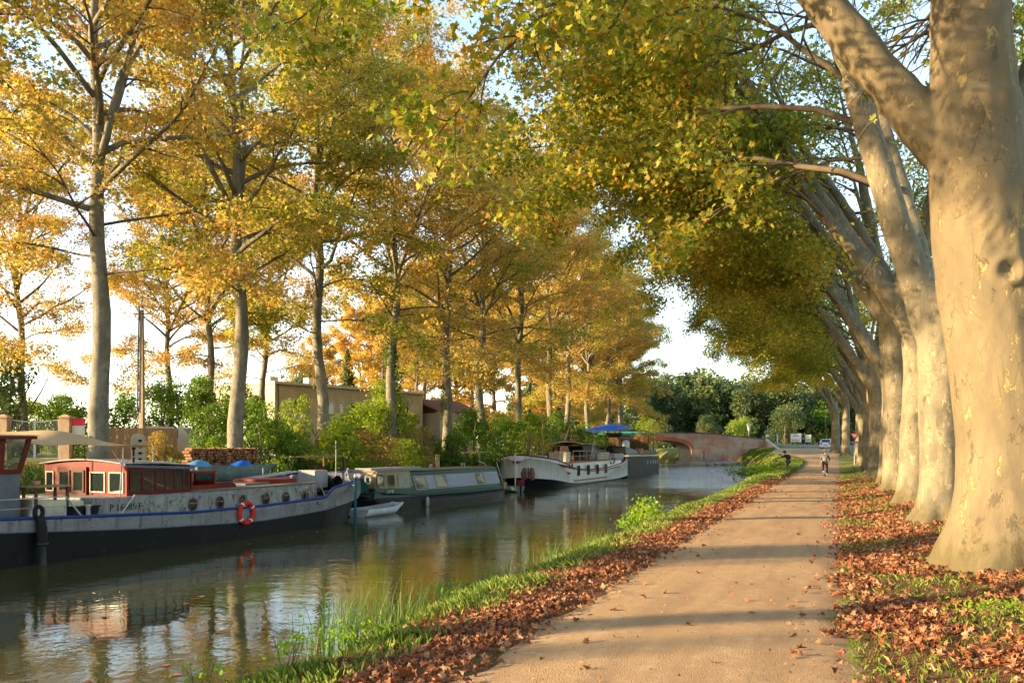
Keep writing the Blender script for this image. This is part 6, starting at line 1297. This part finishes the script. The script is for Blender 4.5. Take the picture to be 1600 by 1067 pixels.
for k in range(9):                                                  # extra unseen shrubs behind the row, added for wider shade
    bush('shrub', 'unseen green shrub added on the far bank for wider shade', -33 - 3 * (k % 3), 24 - k * 6.5, 2.6, 3.2 + (k % 3), G1, k % 3, k, grp='shrubs along the far bank')
# conifer and dark tree over the building
cf = empty('conifer', (*atpx(543, 112), 1.6), 0, 'dark narrow conifer rising behind the flat roof', 'tree')
rg = np.random.default_rng(9); z = rg.uniform(1.5, 12.5, 5000) ; rr_ = (12.8 - z) * .26 * (.45 + .55 * rg.uniform(size=5000)) * (.75 + .25 * np.sin(z * 5)); a = rg.uniform(0, 6.28, 5000)
link('crown', leaves('crown', np.stack([rr_ * np.cos(a), rr_ * np.sin(a), z], 1), .4, OVAL, rg=rg), M['leaf_dark'], cf); MB().tube([(0, 0, -.2), (0, 0, 12)], [.25, .05], 8).build('trunk', M['wood_dark'], cf)
bush('shrub', 'dark rounded tree crown behind the left part of the flat roof', *atpx(470, 105), 4.5, 12.5, G4, 2, 1, 'tree')
# second golden row, beyond the building and the bank row
GV = left_tree(41, 25, .4, 4.5, 26, 70, .34, 8.0)
for k, (px, d, sc) in enumerate(((560, 128, .82), (610, 118, .88), (665, 112, .95), (715, 120, 1.0), (770, 128, 1.0), (825, 136, 1.0), (640, 138, .9), (740, 145, 1.05), (880, 150, 1.0), (505, 140, .72), (930, 160, .95))):
    x, y = atpx(px, d); place('plane_tree', GV[:3], (x, y, hz_(x, y) - .1), k * 1.3, 'orange-gold plane tree massed behind the far bank row, right of the cream building', 'tree', 'golden plane trees massed behind the far bank', (M['bark_left'], M['twig'], M['leaf_orange']), sc)
# wood behind the bridge: one mass
rg = np.random.default_rng(77); P = []; tb = Tubes()
for k in range(150):
    f = rg.uniform(); px = 800 + 560 * f; d = rg.uniform(188, 240); x, y = atpx(px, d); H = rg.uniform(12.5, 17.5) * (1.08 if 900 < px < 1130 else .95) * (d / 205); z0 = 1.8; R_ = rg.uniform(4, 6.5)
    tb.add(curve((x, y, z0 - .5), (.05, 0, 1), H * .8, rg, 6, (0, 0, .1), .12), np.linspace(.35, .08, 6), 6)
    for j in range(20):
        a = rg.uniform(0, 6.28); zc = z0 + H * rg.uniform(.05, .95); rc = R_ * rg.uniform(0, .75) * math.sqrt(max(.1, 1 - ((zc - z0) / H) ** 2.2)); q = rg.uniform(1.2, 2.6); m = 75
        dd_ = rg.normal(size=(m, 3)); dd_ /= np.linalg.norm(dd_, axis=1)[:, None]; P.append(np.array([x + rc * math.cos(a), y + rc * math.sin(a), zc]) + dd_ * q * rg.uniform(.5, 1, (m, 1)) * np.array([1, 1, .75]))
P = np.concatenate(P); wd = empty('woodland', (0, 0, 0), 0, 'dark green woodland closing the view behind the bridge', 'woodland'); wd['kind'] = 'stuff'
link('foliage', leaves('foliage', P, .75, OVAL, rg=rg), M['leaf_dark'], wd); link('trunks', tb.mesh('trunks'), M['bark_left'], wd)
bt_ = None
for px, d, r, h, mt, v, lb_ in ((1105, 172, 3.2, 7.5, G4, 0, 'bright green bush on the bank just behind the bridge parapet'), (1160, 176, 3.6, 7.5, G2, 2, 'olive bush behind the flared street lamp'), (1030, 175, 3.5, 6.5, G4, 1, 'dark bush seen above the bridge arch'), (1230, 185, 5.5, 11, G4, 2, 'broad green bush behind the marker post'), (1290, 188, 6, 12, G1, 0, 'tall green bush behind the information boards'), (975, 165, 4, 8, G4, 2, 'dark bush behind the blue tarpaulin')):
    bush('shrub', lb_, *atpx(px, d), r, h, mt, v, px, grp='bushes behind the bridge', z=1.6)
bush('shrub', 'unseen tall shrub added by the far bank row to shade the towpath', -28.6, .9, 2.2, 9.0, G4, 2, 1, grp='shrubs along the far bank')  # added out of view to throw a broad shade band on the path
bush('shrub', 'unseen slim shrub added by the far bank row for a narrow shade band', -28.4, -7.4, .8, 7.2, G1, 2, 4, grp='shrubs along the far bank')  # added out of view too, for a thin shadow band closer by
for k in range(8): bush('shrub', 'green shrub in the hedge right of the towpath trees', 11 + 1.5 * math.sin(k * 2.2), 6 + k * 12, 3.4, 5 + (k % 3), G1, k % 3, k, grp='hedge right of the towpath trees')

# ================================================================== ground cover
def ground_pts(n, x0, x1, y0, y1, dens, rg):
    """points per area with density function, more where near"""
    x = rg.uniform(x0, x1, n); y = y0 + (y1 - y0) * rg.uniform(0, 1, n) ** 1.35; k = rg.uniform(size=n) < dens(x, y); return x[k], y[k]
def litter(name, label, x, y, size, rg, lift=.03, shape=LOBED, hp=.035):
    z = height(x, y) + lift + hp * rg.uniform(0, 1, len(x)); P = np.stack([x, y, z], 1); near = y < 40
    o = link(name, leaves(name, P, size, shape, up=.55, curl=1.0, rg=rg), M['leaf_fallen']); return tag(o, label, 'fallen leaves', kind='stuff')
rg = np.random.default_rng(101)
cl = lambda x, y: np.clip(.50 + .95 * (np.sin(x * 2.1 + np.sin(y * .8)) * np.sin(y * 1.15 + 1.3 * np.sin(x)) + .45 * np.sin(x * 5 + 2) * np.sin(y * 4.3)), .06, 1)
x, y = ground_pts(105000, -.22, 7.0, 3.4, 62, lambda x, y: cl(x, y) * np.clip(1.25 - y / 55, .12, 1) * np.clip((x + .22) / .45, 0, 1) * np.clip(1.35 - x / 9, .2, 1), rg)
litter('fallen_leaves', 'russet fallen plane leaves heaped under the towpath trees', x, y, .088, rg, hp=.06)
x, y = ground_pts(48000, -4.9, -3.1, 3.0, 70, lambda x, y: np.clip(1.2 - np.abs(x + 3.95) / .8, 0, 1) * np.clip(cl(x + 3, y) + .25, 0, 1) * np.clip(1.2 - y / 60, .1, 1), rg)
litter('fallen_leaves', 'band of rusty fallen leaves between the towpath and the canal grass', x, y, .078, rg, hp=.05)
x = np.concatenate([rg.uniform(-3.2, .1, 150), rg.normal(-.15, .25, 220), rg.normal(-3.15, .22, 420)]); y = 4 + 70 * rg.uniform(size=len(x)) ** 1.5; k = (x > -3.5) & (x < .3)
x, y = x[k], y[k]; P = np.stack([x, y, np.full(len(x), .055)], 1); tag(link('scattered_leaves', leaves('scattered_leaves', P, .095, LOBED, up=1.2, curl=.6, rg=rg), M['leaf_fallen']), 'single brown leaves scattered over the sandy towpath', 'fallen leaves', kind='stuff')
m_ = 4200; x = np.concatenate([rg.normal(-.05, .35, m_ // 2), rg.normal(-3.2, .3, m_ // 3), rg.uniform(-3.2, .1, m_ // 6)]); y = 4 + 40 * rg.uniform(size=len(x)) ** 1.5; P = np.stack([x, y, height(x, y) * (x > .1) + .05], 1)
tag(link('leaf_crumbs', leaves('leaf_crumbs', P, .026, TRI3, up=1.0, curl=.5, svar=.7, rg=rg), M['leaf_fallen']), 'crushed leaf crumbs scattered over the towpath edges', 'leaf crumbs', kind='stuff')
n = 420; y = 8 + 60 * rg.uniform(size=n); x = -6.1 - 12 * rg.uniform(size=n) ** 2.0; P = np.stack([x, y, np.full(n, WL + .012)], 1); N_ = leaves('floating_leaves', P, .13, LOBED, up=30, curl=.05, rg=rg); tag(link('floating_leaves', N_, M['leaf_fallen']), 'a few brown leaves floating on the canal', 'fallen leaves', kind='stuff')
x = rg.uniform(-33, -25.3, 9000); y = rg.uniform(14, 95, 9000); P = np.stack([x, y, height(x, y) + .05], 1); tag(link('fallen_leaves', leaves('fallen_leaves', P, .17, TRI3, up=.8, curl=.5, rg=rg), M['leaf_fallen']), 'brown fallen leaves over the far bank', 'fallen leaves', kind='stuff')
def blades(name, x, y, h, w, mat, rg, label, cat='grass', z=None, lean=.5, kind='stuff', dry=0.0):
    n = len(x); z0 = (height(x, y) if z is None else z) - .02; a = rg.uniform(0, 6.28, n); hh = h * rg.uniform(.5, 1.3, n); dx, dy = np.cos(a), np.sin(a); ln = lean * rg.uniform(.1, 1, n) * hh
    V = np.empty((n, 5, 3)); px_, py_ = -dy * w / 2, dx * w / 2; mz = hh * .6
    V[:, 0] = np.stack([x - px_, y - py_, z0], 1); V[:, 1] = np.stack([x + px_, y + py_, z0], 1)
    V[:, 2] = np.stack([x + px_ * .8 + dx * ln * .35, y + py_ * .8 + dy * ln * .35, z0 + mz], 1); V[:, 4] = np.stack([x - px_ * .8 + dx * ln * .35, y - py_ * .8 + dy * ln * .35, z0 + mz], 1)
    V[:, 3] = np.stack([x + dx * ln, y + dy * ln, z0 + hh * (1 - .25 * ln / hh)], 1)
    me = npmesh(name, V.reshape(-1, 3), np.arange(n * 5).reshape(n, 5), False, rnd=np.clip(rg.uniform(0, 1, n) + dry, 0, 1))
    return tag(link(name, me, mat), label, cat, kind=kind)
x, y = ground_pts(150000, -5.95, -4.05, 3, 100, lambda x, y: np.clip(1.3 - np.abs(x + 5.1) / 1.1, .05, 1) * np.clip(.5 + .6 * np.sin(y * .9 + x) * np.sin(y * 2.1), .12, 1), rg)
blades('bank_grass', x, y, .17, .0065, M['grass'], rg, 'green grass along the near canal edge', lean=.7)
x, y = ground_pts(90000, .15, 7.0, 3.4, 90, lambda x, y: np.clip(1.05 - cl(x, y), .1, 1) * np.clip(1.2 - x / 8, .2, 1), rg)
blades('verge_grass', x, y, .10, .006, M['grass'], rg, 'short green grass between the leaves under the trees', lean=.9)
y = 60 + 85 * rg.uniform(size=45000); x = pathL(y) - rg.uniform(.1, 1, 45000) ** 1.0 * (pathL(y) - nedge(y)); blades('far_bank_grass', x, y, .30, .02, M['grass'], rg, 'taller grass on the near bank towards the bridge', lean=.7)
y = rg.uniform(8, 98, 22000); x = fedge(y) - rg.uniform(.1, 3.5, 22000); blades('far_side_grass', x, y, .4, .03, M['grass'], rg, 'rough grass and weeds on the far bank edge', lean=.7)
# plants one can tell apart on the near bank
def reed_clump(label, x, y, n, h, spread, seed, lean=.8, w=.014, z=-.45):
    rg = np.random.default_rng(seed); a = rg.normal(x, spread * .55, n); b = rg.normal(y, spread, n); hh = h * rg.uniform(.5, 1.15, n); th = rg.uniform(0, 6.28, n); ln = lean * hh * rg.uniform(.15, 1, n) ** 1.3; V = []; seg = 5
    V = np.empty((n, seg * 2, 3)); dx, dy = np.cos(th), np.sin(th)
    for k in range(seg):
        f = k / (seg - 1); cx = a + dx * ln * f ** 2; cy_ = b + dy * ln * f ** 2; cz = z + hh * (f - .28 * f ** 3 * ln / hh * 1.4); ww = w * (1 - f * .92) / 2
        V[:, k] = np.stack([cx - dy * ww, cy_ + dx * ww, cz], 1); V[:, 2 * seg - 1 - k] = np.stack([cx + dy * ww, cy_ - dx * ww, cz], 1)
    Fq = np.concatenate([np.arange(n)[:, None] * 10 + np.array([k, k + 1, 8 - k, 9 - k]) for k in range(4)])
    me = npmesh('reed_clump', V.reshape(-1, 3), Fq, False, rnd=np.tile(rg.uniform(0, 1, n), 4)); return tag(link('reed_clump', me, M['reed']), label, 'reeds', 'reed clumps at the near water edge')
reed_clump('largest arching clump of long green reeds at the near water edge', -5.75, 9.9, 260, .95, .42, 1)
reed_clump('reed clump hanging over the water just right of the largest one', -5.75, 11.6, 130, .7, .35, 2)
reed_clump('low reed tuft halfway along the near bank', -5.75, 15.4, 170, .6, .5, 3)
reed_clump('grassy reed tuft where a pale trunk is mirrored', -5.75, 18.8, 170, .55, .6, 4)
reed_clump('reed tuft farther along the near bank before the leafy weeds', -5.75, 22.5, 150, .5, .6, 5)
def weed(label, x, y, h, n, w, mat, seed, size=.10, z=None, shape=OVAL):
    e = leafy('bank_weed', label, 'plant', (x, y, hz_(x, y) if z is None else z), n, w, h, mat, size, grp='leafy weeds on the near bank', seed=seed, stemn=7, shape=shape, sr=.007); return e
M['leaf_spring'] = leafmat('leaf_spring', [(0, (.12, .24, .02)), (.6, (.26, .42, .03)), (1, (.5, .5, .05))], .5, .8)
weed('bright green leafy weed leaning over the water in mid bank', -5.7, 28.5, .95, 420, 1.1, M['leaf_spring'], 21, .11)
weed('smaller bright green weed left of the leafy one in mid bank', -5.7, 25.8, .6, 220, .8, M['leaf_spring'], 22, .10)
weed('dark trailing creeper hanging down the near bank', -5.7, 13.6, .45, 260, .9, M['leaf_green'], 23, .08, z=-.5)
weed('yellow-green sprig at the bottom edge near the reeds', -5.7, 8.4, .55, 90, .5, M['leaf_spring'], 24, .06, z=-.4)
weed('low lime ground plant in the leaf band by the reeds', -5.2, 9.2, .3, 260, .9, M['leaf_spring'], 25, .05)
weed('small sprig poking up from the bottom left of the water edge', -6.2, 7.6, .5, 60, .4, M['leaf_spring'], 26, .06, z=-.5)
weed('bright leafy bush at the feet of the bending person', -5.4, 71.5, 1.1, 500, 1.7, M['leaf_spring'], 27, .17)
weed('tall green weeds on the bank beyond the bending person', -6.6, 80, 1.6, 900, 3.6, M['leaf_green'], 28, .2)
weed('second mass of green weeds on the bank nearer the bridge', -7.6, 90, 1.6, 900, 4.0, M['leaf_green'], 29, .2)
weed('bare twiggy water plant standing off the near bank', -7.0, 41, .55, 120, 1.0, M['leaf_green'], 30, .05, z=-.75)
for k, (x, y) in enumerate(((2.6, 13.2), (1.6, 11.0), (3.3, 9.4), (4.4, 11.6))): weed(('small fern-like green plant in the leaves nearest the big trunk', 'green plant in the leaf heap beside the towpath edge', 'green plant near the bottom right among fallen leaves', 'green plant at the right edge among fallen leaves')[k], x, y, .3, 380, .8, M['leaf_spring'], 40 + k, .04)
